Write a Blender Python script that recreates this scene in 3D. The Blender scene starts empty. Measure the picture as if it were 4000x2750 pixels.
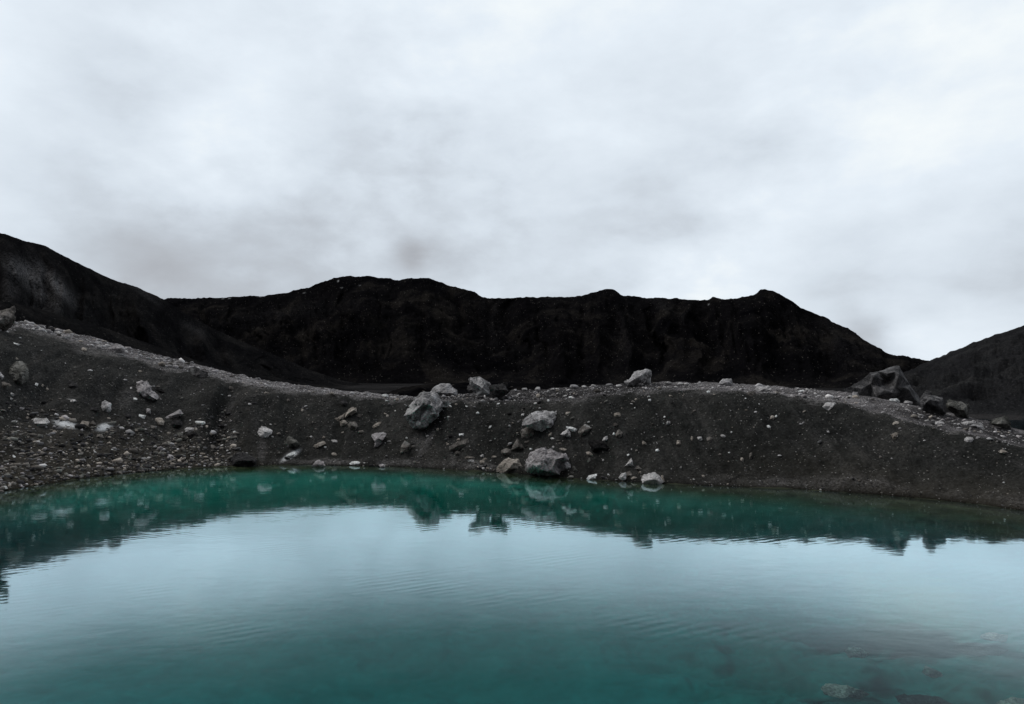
import bpy, bmesh, math, random
import numpy as np
from mathutils import Vector, geometry

random.seed(7)
rng = np.random.default_rng(7)
SC = bpy.context.scene
COL = SC.collection
R = math.radians

# ------------------------------------------------------------------ camera
CH = 5.0                                   # eye height above the lake (m)
F, CX, CY = 2757.0, 2000.0, 1375.0         # focal length / centre, photo pixels
PITCH = math.atan((1465.0 - CY) / F)
cam_d = bpy.data.cameras.new('camera')
cam_d.sensor_width = 36.0
cam_d.lens = 36.0 * F / 4000.0
cam_d.clip_start = 0.1
cam_d.clip_end = 20000
cam = bpy.data.objects.new('camera', cam_d)
COL.objects.link(cam)
cam.location = (0, 0, CH)
cam.rotation_euler = (R(90) + PITCH, 0, 0)
SC.camera = cam


def ae(px, py):
    """photo pixel -> (X/Y, (Z-eye)/Y)"""
    x = (np.asarray(px, float) - CX) / F
    u = -(np.asarray(py, float) - CY) / F
    y = math.cos(PITCH) - math.sin(PITCH) * u
    z = math.sin(PITCH) + math.cos(PITCH) * u
    return x / y, z / y


def to_px(a, e):
    """inverse of ae"""
    s, c = math.sin(PITCH), math.cos(PITCH)
    fwd = c + s * e
    up = -s + c * e
    return CX + F * a / fwd, CY - F * up / fwd


# ------------------------------------------------------------------ noise
def _hash(ix, iy, iz, seed):
    n = (ix.astype(np.int64) * 374761393 + iy.astype(np.int64) * 668265263
         + iz.astype(np.int64) * 2147483647 + seed * 974634777) & 0xFFFFFFFF
    n = ((n ^ (n >> 13)) * 1274126177) & 0xFFFFFFFF
    n = n ^ (n >> 16)
    n = (n * 2246822519) & 0xFFFFFFFF
    n = n ^ (n >> 15)
    return n.astype(np.float64) / 4294967295.0 * 2 - 1


def vnoise(x, y, z=None, seed=0):
    x = np.asarray(x, float); y = np.asarray(y, float)
    z = np.zeros_like(x) if z is None else np.asarray(z, float)
    fx, fy, fz = np.floor(x), np.floor(y), np.floor(z)
    tx, ty, tz = x - fx, y - fy, z - fz
    q = lambda t: t * t * t * (t * (t * 6 - 15) + 10)
    ux, uy, uz = q(tx), q(ty), q(tz)
    L = lambda a, b, t: a + (b - a) * t
    h = lambda i, j, k: _hash(fx + i, fy + j, fz + k, seed)
    return L(L(L(h(0, 0, 0), h(1, 0, 0), ux), L(h(0, 1, 0), h(1, 1, 0), ux), uy),
             L(L(h(0, 0, 1), h(1, 0, 1), ux), L(h(0, 1, 1), h(1, 1, 1), ux), uy), uz)


def fbm(x, y, z=None, oct=4, seed=0, gain=0.5):
    x = np.asarray(x, float); y = np.asarray(y, float)
    s = 0; amp = 1.0; f = 1.0
    for o in range(oct):
        s = s + amp * vnoise(x * f + 17.3 * o, y * f - 9.1 * o, None if z is None else np.asarray(z) * f + 4.7 * o, seed + o)
        amp *= gain; f *= 2.03
    return s


def sstep(lo, hi, t):
    t = np.clip((t - lo) / (hi - lo), 0, 1)
    return t * t * (3 - 2 * t)


# ------------------------------------------------------------------ materials
def new_mat(name):
    m = bpy.data.materials.new(name)
    m.use_nodes = True
    nt = m.node_tree
    for n in list(nt.nodes):
        nt.nodes.remove(n)
    return m, nt.nodes, nt.links


def node(ns, typ, **kw):
    n = ns.new(typ)
    for k, v in kw.items():
        if k.startswith('i_'):
            key = k[2:]
            n.inputs[int(key) if key.isdigit() else key.replace('_', ' ')].default_value = v
        else:
            setattr(n, k, v)
    return n


def ramp(ns, stops, interp='LINEAR'):
    r = ns.new('ShaderNodeValToRGB')
    r.color_ramp.interpolation = interp
    el = r.color_ramp.elements
    while len(el) > 1:
        el.remove(el[-1])
    for i, (p, c) in enumerate(stops):
        c = (c, c, c) if isinstance(c, (int, float)) else c
        e = el[0] if i == 0 else el.new(p)
        e.position = p
        e.color = (*c, 1)
    return r


def mixc(ns, ls, fac, a, b, mode='MIX'):
    m = ns.new('ShaderNodeMix')
    m.data_type = 'RGBA'
    m.blend_type = mode
    m.clamp_factor = True
    for sock, v in ((m.inputs[0], fac), (m.inputs[6], a), (m.inputs[7], b)):
        if hasattr(v, 'is_output') or isinstance(v, bpy.types.NodeSocket):
            ls.new(v, sock)
        elif isinstance(v, (int, float)):
            sock.default_value = v
        else:
            sock.default_value = (*v, 1) if len(v) == 3 else v
    return m.outputs[2]


def noise_tex(ns, ls, vec, scale, detail=6, rough=0.6, dist=0.0):
    n = node(ns, 'ShaderNodeTexNoise')
    n.inputs['Scale'].default_value = scale
    n.inputs['Detail'].default_value = detail
    n.inputs['Roughness'].default_value = rough
    n.inputs['Distortion'].default_value = dist
    ls.new(vec, n.inputs['Vector'])
    return n


def ground_mat(name, dark, mid, light, speck, bump=0.5, s0=0.35, pale_col=(.3, .285, .285), tint=None, rough=1.0, spec=0.0):
    """dark ash with scattered grit; attribute 'pale' mixes in light mineral stains, 'tint' a brown stain"""
    m, ns, ls = new_mat(name)
    out = node(ns, 'ShaderNodeOutputMaterial')
    b = node(ns, 'ShaderNodeBsdfPrincipled', i_Roughness=rough)
    b.inputs['Specular IOR Level'].default_value = spec
    ls.new(b.outputs[0], out.inputs[0])
    geo = node(ns, 'ShaderNodeNewGeometry')
    pos = geo.outputs['Position']
    n1 = noise_tex(ns, ls, pos, s0, 8, 0.62, 0.4)
    n2 = noise_tex(ns, ls, pos, 5.0 * s0 / 0.35, 6, 0.7)
    n3 = noise_tex(ns, ls, pos, 24.0 * s0 / 0.35, 3, 0.6)
    r1 = ramp(ns, [(0.34, dark), (0.52, mid), (0.70, light)])
    ls.new(n1.outputs['Fac'], r1.inputs[0])
    r2 = ramp(ns, [(0.32, 0.35), (0.52, 1.0), (0.72, 2.2)])
    n4 = noise_tex(ns, ls, pos, 9.0 * s0 / 0.35, 5, 0.8)
    ls.new(n4.outputs['Fac'], r2.inputs[0])
    c = mixc(ns, ls, 0.85, r1.outputs[0], r2.outputs[0], 'MULTIPLY')
    if tint is not None:
        at = node(ns, 'ShaderNodeAttribute', attribute_name='tint')
        c = mixc(ns, ls, at.outputs['Fac'], c, tint)
    at = node(ns, 'ShaderNodeAttribute', attribute_name='pale')
    rp = ramp(ns, [(0.42, 0.0), (0.60, 1.0)])
    ls.new(n4.outputs['Fac'], rp.inputs[0])
    mm = node(ns, 'ShaderNodeMath', operation='MULTIPLY_ADD')      # noise-broken edge of the stains
    ls.new(at.outputs['Fac'], mm.inputs[0]); ls.new(rp.outputs[0], mm.inputs[1])
    m2 = node(ns, 'ShaderNodeMath', operation='MULTIPLY', i_1=0.15)
    ls.new(at.outputs['Fac'], m2.inputs[0]); ls.new(m2.outputs[0], mm.inputs[2])
    c = mixc(ns, ls, mm.outputs[0], c, pale_col)
    wt = node(ns, 'ShaderNodeAttribute', attribute_name='salt')
    mw = node(ns, 'ShaderNodeMath', operation='MULTIPLY')
    rw = ramp(ns, [(0.36, 0.0), (0.46, 1.0)])
    ls.new(n4.outputs['Fac'], rw.inputs[0])
    ls.new(wt.outputs['Fac'], mw.inputs[0]); ls.new(rw.outputs[0], mw.inputs[1])
    c = mixc(ns, ls, mw.outputs[0], c, (.62, .63, .64))
    vor = node(ns, 'ShaderNodeTexVoronoi', i_Scale=9.0 * s0 / 0.35)
    ls.new(pos, vor.inputs['Vector'])
    sep = node(ns, 'ShaderNodeSeparateColor')
    ls.new(vor.outputs['Color'], sep.inputs[0])
    g1 = node(ns, 'ShaderNodeMath', operation='LESS_THAN', i_1=0.27)
    ls.new(vor.outputs['Distance'], g1.inputs[0])
    g2 = node(ns, 'ShaderNodeMath', operation='GREATER_THAN', i_1=0.88)
    ls.new(sep.outputs[0], g2.inputs[0])
    g3 = node(ns, 'ShaderNodeMath', operation='MULTIPLY')
    ls.new(g1.outputs[0], g3.inputs[0]); ls.new(g2.outputs[0], g3.inputs[1])
    g4 = node(ns, 'ShaderNodeMath', operation='MULTIPLY')
    ls.new(g3.outputs[0], g4.inputs[0]); ls.new(sep.outputs[1], g4.inputs[1])
    c = mixc(ns, ls, g4.outputs[0], c, speck)
    dp = node(ns, 'ShaderNodeAttribute', attribute_name='damp')
    c = mixc(ns, ls, dp.outputs['Fac'], c, (.32, .32, .30), 'MULTIPLY')
    ls.new(c, b.inputs['Base Color'])
    add = node(ns, 'ShaderNodeMath', operation='ADD')
    ls.new(n2.outputs['Fac'], add.inputs[0]); ls.new(n3.outputs['Fac'], add.inputs[1])
    bp = node(ns, 'ShaderNodeBump', i_Strength=bump, i_Distance=0.12 * 0.35 / s0)
    ls.new(add.outputs[0], bp.inputs['Height'])
    ls.new(bp.outputs[0], b.inputs['Normal'])
    return m


TONES = {
    'white': ((.50, .51, .50), (.70, .71, .70), (.80, .81, .80)),
    'pale': ((.26, .25, .245), (.46, .445, .44), (.64, .62, .61)),
    'tan': ((.135, .118, .10), (.28, .25, .22), (.43, .39, .345)),
    'grey': ((.13, .127, .128), (.34, .33, .332), (.56, .545, .55)),
    'mauve': ((.12, .112, .114), (.30, .28, .283), (.48, .455, .46)),
    'brown': ((.055, .050, .046), (.125, .115, .105), (.235, .215, .20)),
    'olive': ((.052, .052, .048), (.115, .114, .104), (.215, .21, .195)),
    'basalt': ((.035, .0345, .036), (.085, .083, .085), (.17, .165, .167)),
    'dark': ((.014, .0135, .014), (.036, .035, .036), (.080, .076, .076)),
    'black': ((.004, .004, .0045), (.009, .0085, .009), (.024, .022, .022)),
    'gravel': ((.05, .048, .048), (.15, .14, .142), (.30, .285, .285)),
}
ROCKM = {}


def rock_mat(tone):
    if tone in ROCKM:
        return ROCKM[tone]
    lo, mid, hi = TONES[tone]
    m, ns, ls = new_mat('rock_' + tone)
    out = node(ns, 'ShaderNodeOutputMaterial')
    b = node(ns, 'ShaderNodeBsdfPrincipled', i_Roughness=0.92)
    b.inputs['Specular IOR Level'].default_value = 0.05
    ls.new(b.outputs[0], out.inputs[0])
    geo = node(ns, 'ShaderNodeNewGeometry')
    pos = geo.outputs['Position']
    n1 = noise_tex(ns, ls, pos, 1.6, 8, 0.68, 0.6)
    n2 = noise_tex(ns, ls, pos, 14.0, 5, 0.75)
    r1 = ramp(ns, [(0.37, lo), (0.5, mid), (0.61, hi)])
    ls.new(n1.outputs['Fac'], r1.inputs[0])
    r2 = ramp(ns, [(0.36, 0.40), (0.5, 1.0), (0.66, 1.6)])
    ls.new(n2.outputs['Fac'], r2.inputs[0])
    c = mixc(ns, ls, 0.85, r1.outputs[0], r2.outputs[0], 'MULTIPLY')
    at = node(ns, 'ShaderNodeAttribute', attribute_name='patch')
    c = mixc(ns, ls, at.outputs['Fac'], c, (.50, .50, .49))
    ls.new(c, b.inputs['Base Color'])
    n3 = noise_tex(ns, ls, pos, 7.0, 8, 0.72, 0.3)
    bp = node(ns, 'ShaderNodeBump', i_Strength=1.0, i_Distance=0.16)
    ls.new(n3.outputs['Fac'], bp.inputs['Height'])
    ls.new(bp.outputs[0], b.inputs['Normal'])
    ROCKM[tone] = m
    return m


# ------------------------------------------------------------------ object helpers
def tag(o, label=None, cat=None, group=None, kind=None):
    for k, v in (('label', label), ('category', cat), ('group', group), ('kind', kind)):
        if v:
            o[k] = v
    return o


def link_mesh(name, me, mat):
    o = bpy.data.objects.new(name, me)
    if mat:
        me.materials.append(mat)
    COL.objects.link(o)
    return o


def grid_mesh(name, X, Y, Z, mat, attrs=None, smooth=True):
    """X,Y,Z: (rows, cols) arrays -> quad grid object facing up/towards the camera"""
    r, c = X.shape
    co = np.stack([X, Y, Z], -1).reshape(-1, 3)
    idx = np.arange(r * c).reshape(r, c)
    q = np.stack([idx[:-1, :-1], idx[:-1, 1:], idx[1:, 1:], idx[1:, :-1]], -1).reshape(-1, 4)
    me = bpy.data.meshes.new(name)
    me.vertices.add(len(co)); me.vertices.foreach_set('co', co.ravel())
    me.loops.add(q.size); me.loops.foreach_set('vertex_index', q.ravel().astype(np.int32))
    me.polygons.add(len(q))
    me.polygons.foreach_set('loop_start', np.arange(0, q.size, 4, dtype=np.int32))
    me.polygons.foreach_set('loop_total', np.full(len(q), 4, np.int32))
    me.update(calc_edges=True)
    me.polygons.foreach_set('use_smooth', np.full(len(q), smooth))
    for k, v in (attrs or {}).items():
        a = me.attributes.new(k, 'FLOAT', 'POINT')
        a.data.foreach_set('value', np.asarray(v, np.float32).ravel())
    me.validate()
    return link_mesh(name, me, mat)


# ------------------------------------------------------------------ the bank round the lake
S = 4000 / 2321.0                          # survey below was read off a 2321 px wide copy


def curve(pts):
    p = np.array(pts, float) * S
    a, e = ae(p[:, 0], p[:, 1])
    o = np.argsort(a)
    return a[o], e[o]


WATER = curve([(-1500, 1260), (-700, 1190), (-300, 1150), (0, 1116), (60, 1104), (100, 1098), (200, 1082), (300, 1072), (400, 1063), (500, 1058), (600, 1055), (700, 1053.5),
               (800, 1056), (900, 1058), (960, 1061), (1030, 1066), (1100, 1069), (1200, 1076), (1300, 1085), (1400, 1091), (1500, 1096), (1600, 1101),
               (1700, 1105), (1800, 1108), (1900, 1115), (2000, 1122), (2100, 1131), (2200, 1141), (2321, 1158), (2600, 1195), (3000, 1250), (3800, 1330)])
EDGE = curve([(-1500, 560), (-700, 640), (-300, 700), (0, 752), (40, 742), (100, 754), (200, 784), (300, 811), (400, 836), (500, 858), (600, 878), (700, 889), (800, 898), (900, 904),
              (960, 906), (1050, 905), (1120, 912), (1200, 911), (1300, 905), (1400, 893), (1500, 884), (1600, 884), (1700, 889), (1800, 896), (1900, 912),
              (2000, 936), (2060, 953), (2120, 968), (2200, 984), (2321, 1012), (2600, 1070), (3000, 1150), (3800, 1290)])
REFL = curve([(-1500, 1900), (-700, 1520), (-300, 1390), (0, 1302), (100, 1270), (200, 1243), (300, 1212), (400, 1190), (500, 1172), (600, 1160), (700, 1152), (800, 1148),
              (900, 1151), (1000, 1162), (1170, 1174), (1300, 1198), (1400, 1213), (1500, 1221), (1600, 1226), (1700, 1227), (1800, 1227), (1900, 1226),
              (2000, 1223), (2100, 1220), (2200, 1216), (2321, 1212), (2600, 1235), (3000, 1285), (3800, 1360)])
CREST = curve([(-1500, 530), (-700, 615), (-300, 680), (0, 735), (40, 728), (100, 738), (200, 762), (300, 790), (400, 814), (500, 840), (600, 862), (700, 875), (800, 887), (900, 897),
               (960, 900), (1050, 893), (1150, 886), (1200, 884), (1300, 879), (1400, 872), (1500, 866), (1600, 867), (1700, 873), (1800, 880), (1900, 888),
               (2000, 905), (2060, 916), (2100, 928), (2150, 938), (2200, 947), (2260, 962), (2321, 977), (2600, 1040), (3000, 1125), (3800, 1270)])
ci = lambda c, a: np.interp(a, c[0], c[1])


def smooth_curve(c, w=0.008):
    aa = np.linspace(c[0][0], c[0][-1], 6000)
    ee = np.interp(aa, c[0], c[1])
    k = max(3, int(w / (aa[1] - aa[0])) | 1)
    ker = np.hanning(k + 2)[1:-1]; ker /= ker.sum()
    return aa, np.convolve(np.pad(ee, k // 2, mode='edge'), ker, 'valid')


WATER, EDGE, REFL, CREST = smooth_curve(WATER), smooth_curve(EDGE, .03), smooth_curve(REFL, .06), smooth_curve(CREST, .02)
TOPW = lambda a: np.interp(a, [-1.5, -.7, -.3, 0, .3, .5, .72, 1.2], [3.5, 3.0, 2.6, 3.2, 4.2, 4.2, 5.5, 5.0])


def keys(a):
    yw = -CH / ci(WATER, a)
    ye = -2 * CH / (ci(EDGE, a) + ci(REFL, a))
    ye = np.maximum(ye, yw + 3.0)
    he = CH + ci(EDGE, a) * ye
    yc = ye + TOPW(a)
    hc = CH + ci(CREST, a) * yc
    return yw, ye, he, yc, hc


def plain_z(a, Y):
    return -3.2 + 3.2 * sstep(140, 440, Y) - 0.8 * sstep(.45, .7, a) * (1 - sstep(120, 200, Y))


GULLY = np.array([(1000, 1455), (945, 1500), (890, 1560), (862, 1620), (840, 1700), (835, 1780)], float)


def terrain(a, Y, keyv=None, rough=True):
    a = np.asarray(a, float); Y = np.asarray(Y, float)
    yw, ye, he, yc, hc = keys(a) if keyv is None else keyv
    X = a * Y
    # water side
    yn = 6.0 + 3.0 * np.abs(a) + 0.5 * np.sin(X * 0.7)
    sl = np.interp(a, [-1.2, -.75, -.45, -.2, .1, .3, .45, .72, 1.2], [.26, .26, .36, .5, .5, .40, .26, .19, .19])
    near_sl = np.interp(a, [-.8, -.5, -.2, .2, .45, .75], [.55, .6, .6, .55, .42, .36])
    d1 = sl * (yw - Y) * (1 + 0.02 * (yw - Y))
    d2 = near_sl * (Y - yn)
    k = 0.8
    dmin = -k * np.log(np.exp(-np.clip(d1, -20, 40) / k) + np.exp(-np.clip(d2, -20, 40) / k) + np.exp(-4.6 / k)) + 0.0
    dmin = np.where(d1 < 1.2, np.minimum(d1, dmin + 0.3), dmin)
    bed = -dmin
    bed = np.where((Y < yn) , np.minimum(-d2, 3.5), bed)
    # slope
    t = (Y - yw) / (ye - yw)
    tt = np.clip(t, 0, 1)
    face = he * (tt + 0.10 * np.sin(tt * math.pi * 2) * -0.35)
    lip = 0.16 * (1 - np.exp(-np.clip(Y - yw, 0, 9) / 0.25)) * (1 - sstep(0.5, 0.8, tt))
    face = face + lip * sstep(.35, .5, a)
    # top
    u = np.clip((Y - ye) / (yc - ye), 0, 1)
    top = he + (hc - he) * u
    # back
    db = np.clip(Y - yc, 0, None)
    back = np.maximum(hc - 0.02 * db - 0.5 * np.clip(db - 0.6, 0, None), plain_z(a, Y))
    z = np.where(Y < yw, bed, np.where(Y < ye, face, np.where(Y < yc, top, back)))
    if rough:
        onb = sstep(-0.4, 0.6, Y - yw) * (1 - sstep(0, 3, db))
        mid = sstep(0.0, 0.25, tt) * (1 - sstep(0.78, 1.0, tt))
        strk = fbm(X * 0.55 + 0.12 * Y, Y * 0.07, oct=4, seed=3)
        z = z + mid * (0.34 * strk + 0.12 * fbm(X * .35, Y * .3, oct=3, seed=8))
        z = z + onb * (0.075 + .05 * (1 - sstep(.0, 1.6, Y - yw))) * fbm(X * 1.6, Y * 1.6, oct=4, seed=5)
        px, py = to_px(a, (z - CH) / np.maximum(Y, .5))
        gx = np.interp(py, GULLY[:, 1], GULLY[:, 0])
        gd = (px - gx)
        z = z - mid * 0.95 * np.exp(-(gd / 36.0) ** 2) * .5 + mid * 0.45 * np.exp(-((gd + 75) / 60.0) ** 2)
        under = 1 - sstep(-1.2, 0.1, Y - yw)
        z = z + under * (0.10 + .22 * sstep(.1, .3, a) * (1 - sstep(20, 30, Y))) * fbm(X * 1.1, Y * 1.1, oct=3, seed=21) * sstep(0, .5, -z)
    return z


def hit(px, py):
    """ground point seen at a photo pixel on the bank (None when the pixel looks over the crest)"""
    a, e = ae(px, py)
    kv = keys(a)
    yw, yc = float(kv[0]), float(kv[3])
    Y = np.linspace(max(9.0, yw - 14), yc + 0.05, 900)
    z = terrain(np.full_like(Y, a), Y)
    ee = (z - CH) / Y
    ok = np.nonzero(ee >= e)[0]
    if len(ok) == 0:
        return None, float(a), float(e), yc
    return float(Y[ok[0]]), float(a), float(e), yc


# ---- stains: (px, py, rx, ry, angle, strength) in photo px, where the bank itself is paler
SALT = [(255, 1656, 46, 14, 12), (408, 1668, 32, 14, -14), (1135, 1780, 40, 10, -32)]
STAIN = [(240, 1628, 30, 12, 60, .5),
         (1024, 1755, 20, 50, 4, .55), (1130, 1782, 40, 14, -32, 1.6), (1660, 1740, 14, 70, 32, .9), (1640, 1725, 50, 30, 30, .35),
         (1770, 1790, 16, 40, 0, .5), (500, 1555, 40, 70, 20, .35), (410, 1520, 20, 90, -25, .28), (330, 1690, 40, 14, 20, .4),
         (890, 1600, 14, 70, 28, .45), (905, 1720, 18, 50, 20, .45), (660, 1480, 30, 60, 0, .25), (1260, 1730, 40, 60, 20, .16),
         (1000, 1690, 30, 80, 10, .18), (150, 1450, 20, 120, -15, .22), (2000, 1640, 10, 90, 20, .14), (1590, 1690, 60, 40, 0, .12)]


def paint(px, py, a, Y, kv):
    yw, ye, he, yc, hc = kv
    tt = (Y - yw) / (ye - yw)
    pale = np.zeros_like(px)
    for (x, y, rx, ry, ang, s) in STAIN:
        c_, s_ = math.cos(R(ang)), math.sin(R(ang))
        dx, dy = px - x, py - y
        u = (dx * c_ + dy * s_) / rx; v = (-dx * s_ + dy * c_) / ry
        pale = np.maximum(pale, s * np.exp(-(u * u + v * v) ** 1.6))
    salt = np.zeros_like(px)
    for (x, y, rx, ry, ang) in SALT:
        c_, s_ = math.cos(R(ang)), math.sin(R(ang))
        dx, dy = px - x, py - y
        u = (dx * c_ + dy * s_) / rx; v = (-dx * s_ + dy * c_) / ry
        salt = np.maximum(salt, np.exp(-(u * u + v * v) ** 2))
    pale *= .40 + .25 * fbm(a * Y * 1.3, Y * 1.3, oct=4, seed=71)
    pale = np.clip(pale, 0, 1)
    # dried rim along the waterline
    rim = np.exp(-((Y - yw - 0.45) / 0.35) ** 2) * (0.5 + 0.5 * vnoise(a * 40, Y * 0.4, seed=11))
    rim *= np.interp(px, [900, 1150, 1450, 1860, 1960, 2700, 2850, 3350, 3500, 4000], [.15, .3, .9, .9, .05, .05, .45, .4, .15, .25])
    pale = np.maximum(pale, 0.9 * rim)
    # gravel spilling from the crest path
    X = a * Y
    edge = sstep(0.90, 1.04, tt + 0.07 * fbm(X * .8, Y * .8, oct=4, seed=31))
    edge *= np.interp(px, [0, 900, 1700, 1950, 2300, 2500, 4000], [.55, .8, .7, .35, .5, .6, .7])
    pale = np.maximum(pale, 0.75 * edge)
    pale = np.maximum(pale, .055 * (1 - sstep(500, 1300, px)))
    pale = np.maximum(pale, 0.045 * sstep(.0, .9, fbm(X * 3.6 + .2 * Y, Y * 0.22, oct=4, seed=43)) * (tt < 1))
    tint = np.clip(1 - tt * 2.2, 0, 1) * np.interp(px, [0, 700, 1100, 2600, 3400, 4000], [.95, .8, .12, .12, .5, .7])
    onp = (Y >= ye - .02)                                  # how gravelly the crest path is along its length
    u = np.clip((Y - ye) / (yc - ye), 0, 1)
    amt = np.interp(px, [-400, 60, 200, 700, 1450, 1650, 1800, 2400, 2700, 3300, 4000], [.2, .45, .7, .95, .85, .45, .30, .40, .75, .9, .7])
    rimc = np.exp(-((u - 1) / .35) ** 2) + 0.8 * np.exp(-((u - .08) / .10) ** 2)
    full = np.interp(px, [1500, 1750, 2500, 2750, 3350, 3600], [1, .1, .15, .9, .9, .25])
    pt = amt * np.clip(full + rimc * (1 - full), 0, 1) * (0.75 + 0.35 * fbm(X * .7, Y * .7, oct=4, seed=37))
    pale = np.where(onp, pt, pale)
    return np.clip(pale, 0, 1), np.clip(tint, 0, 1), salt


a_mid = np.linspace(-.80, .80, 1300)
A = np.concatenate([np.linspace(-1.75, -.805, 130), a_mid, np.linspace(.805, 1.62, 120)])
KV = keys(A)


def strip(name, ys, mat, kind_name=None, painted=True):
    AA = np.broadcast_to(A, ys.shape)
    kv = tuple(np.broadcast_to(k, ys.shape) for k in KV)
    z = terrain(AA, ys, kv)
    px, py = to_px(AA, (z - CH) / ys)
    pale, tint, salt = paint(px, py, AA, ys, kv)
    damp = np.exp(-np.clip(z, 0, 9) / .10)
    o = grid_mesh(name, AA * ys, ys, z, mat, {'damp': damp, 'pale': pale, 'tint': tint, 'salt': salt})
    return tag(o, kind='structure')


yw, ye, he, yc, hc = KV
M_SLOPE = ground_mat('ash_slope', (.0170, .0174, .0168), (.0275, .0278, .0266), (.0480, .0466, .0440), (.26, .25, .24), bump=0.7, tint=(.040, .035, .027))
M_PATH = ground_mat('pale_gravel_path', (.013, .013, .0135), (.022, .0215, .022), (.036, .035, .035), (.30, .28, .28), bump=1.0, s0=.5, pale_col=(.34, .32, .325))
M_BACK = ground_mat('ash_plain', (.009, .0088, .009), (.0135, .013, .0135), (.022, .021, .021), (.05, .05, .05), bump=0.6, s0=0.08)


def lerp_rows(y0, y1, n, power=1.0):
    t = (np.linspace(0, 1, n) ** power)[:, None]
    return y0[None, :] * (1 - t) + y1[None, :] * t


o = strip('hillside', lerp_rows(yw, ye, 230), M_SLOPE)
o = strip('path', lerp_rows(ye, yc, 50), M_PATH)
o = strip('embankment', lerp_rows(yc, yc + 18.0, 30), M_BACK)

# lake bed and the near shore under the photographer
m, ns, ls = new_mat('lake_sediment')
out = node(ns, 'ShaderNodeOutputMaterial')
b = node(ns, 'ShaderNodeBsdfPrincipled', i_Roughness=1.0)
b.inputs['Specular IOR Level'].default_value = 0.0
ls.new(b.outputs[0], out.inputs[0])
geo = node(ns, 'ShaderNodeNewGeometry')
n1 = noise_tex(ns, ls, geo.outputs['Position'], 0.9, 6, 0.65, .3)
at = node(ns, 'ShaderNodeAttribute', attribute_name='silt')
rs = ramp(ns, [(0.3, (.050, .056, .028)), (0.7, (.15, .16, .08))])
ls.new(n1.outputs['Fac'], rs.inputs[0])
rd = ramp(ns, [(0.3, (.060, .190, .200)), (0.7, (.095, .27, .285))])
ls.new(n1.outputs['Fac'], rd.inputs[0])
re = ramp(ns, [(0.3, (.17, .50, .40)), (0.7, (.26, .68, .55))])      # brighter mineral silt in the far half
ls.new(n1.outputs['Fac'], re.inputs[0])
af = node(ns, 'ShaderNodeAttribute', attribute_name='mineral')
sil = mixc(ns, ls, af.outputs['Fac'], rd.outputs[0], re.outputs[0])
ab = node(ns, 'ShaderNodeAttribute', attribute_name='basalt')
shal = mixc(ns, ls, ab.outputs['Fac'], rs.outputs[0], (.016, .017, .019))
ls.new(mixc(ns, ls, at.outputs['Fac'], shal, sil), b.inputs['Base Color'])
M_BED = m
ys = np.concatenate([lerp_rows(np.full_like(yw, 0.6), np.full_like(yw, 8.0), 12), lerp_rows(np.full_like(yw, 8.0), np.full_like(yw, 20.0), 170)[1:], lerp_rows(np.full_like(yw, 20.0), yw, 110)[1:]])
AA = np.broadcast_to(A, ys.shape)
z = terrain(AA, ys, tuple(np.broadcast_to(k, ys.shape) for k in KV))
rockdark = sstep(.16, .40, AA) * (1 - sstep(15.5, 21, ys)) * (.45 + .55 * sstep(-.25, .2, fbm(AA * ys * .45, ys * .45, oct=4, seed=61)))
rockdark = np.maximum(rockdark, (1 - sstep(11.5, 13.5, ys)) * sstep(.5, .62, -AA))
silt = np.clip(sstep(0.35, 1.7, -z) - rockdark, 0, 1)
o = grid_mesh('lake_bed', AA * ys, ys, z, M_BED, {'silt': silt, 'basalt': np.clip(np.maximum(rockdark, .75 * (1 - sstep(.03, .22, -z))), 0, 1), 'mineral': sstep(22, 32, ys), 'pale': 0 * z, 'tint': 0 * z})
tag(o, kind='structure')
# ground under and behind the photographer
gx, gy = np.meshgrid(np.linspace(-60, 60, 60), np.linspace(-60, 0.6, 40))
gz = 3.5 + 0.25 * fbm(gx * .3, gy * .3, oct=4, seed=5) - 0.35 * sstep(-4, .6, gy)
o = grid_mesh('ground', gx, gy, gz, M_SLOPE, {'pale': 0 * gx, 'tint': 0 * gx})
tag(o, kind='structure')

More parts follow.
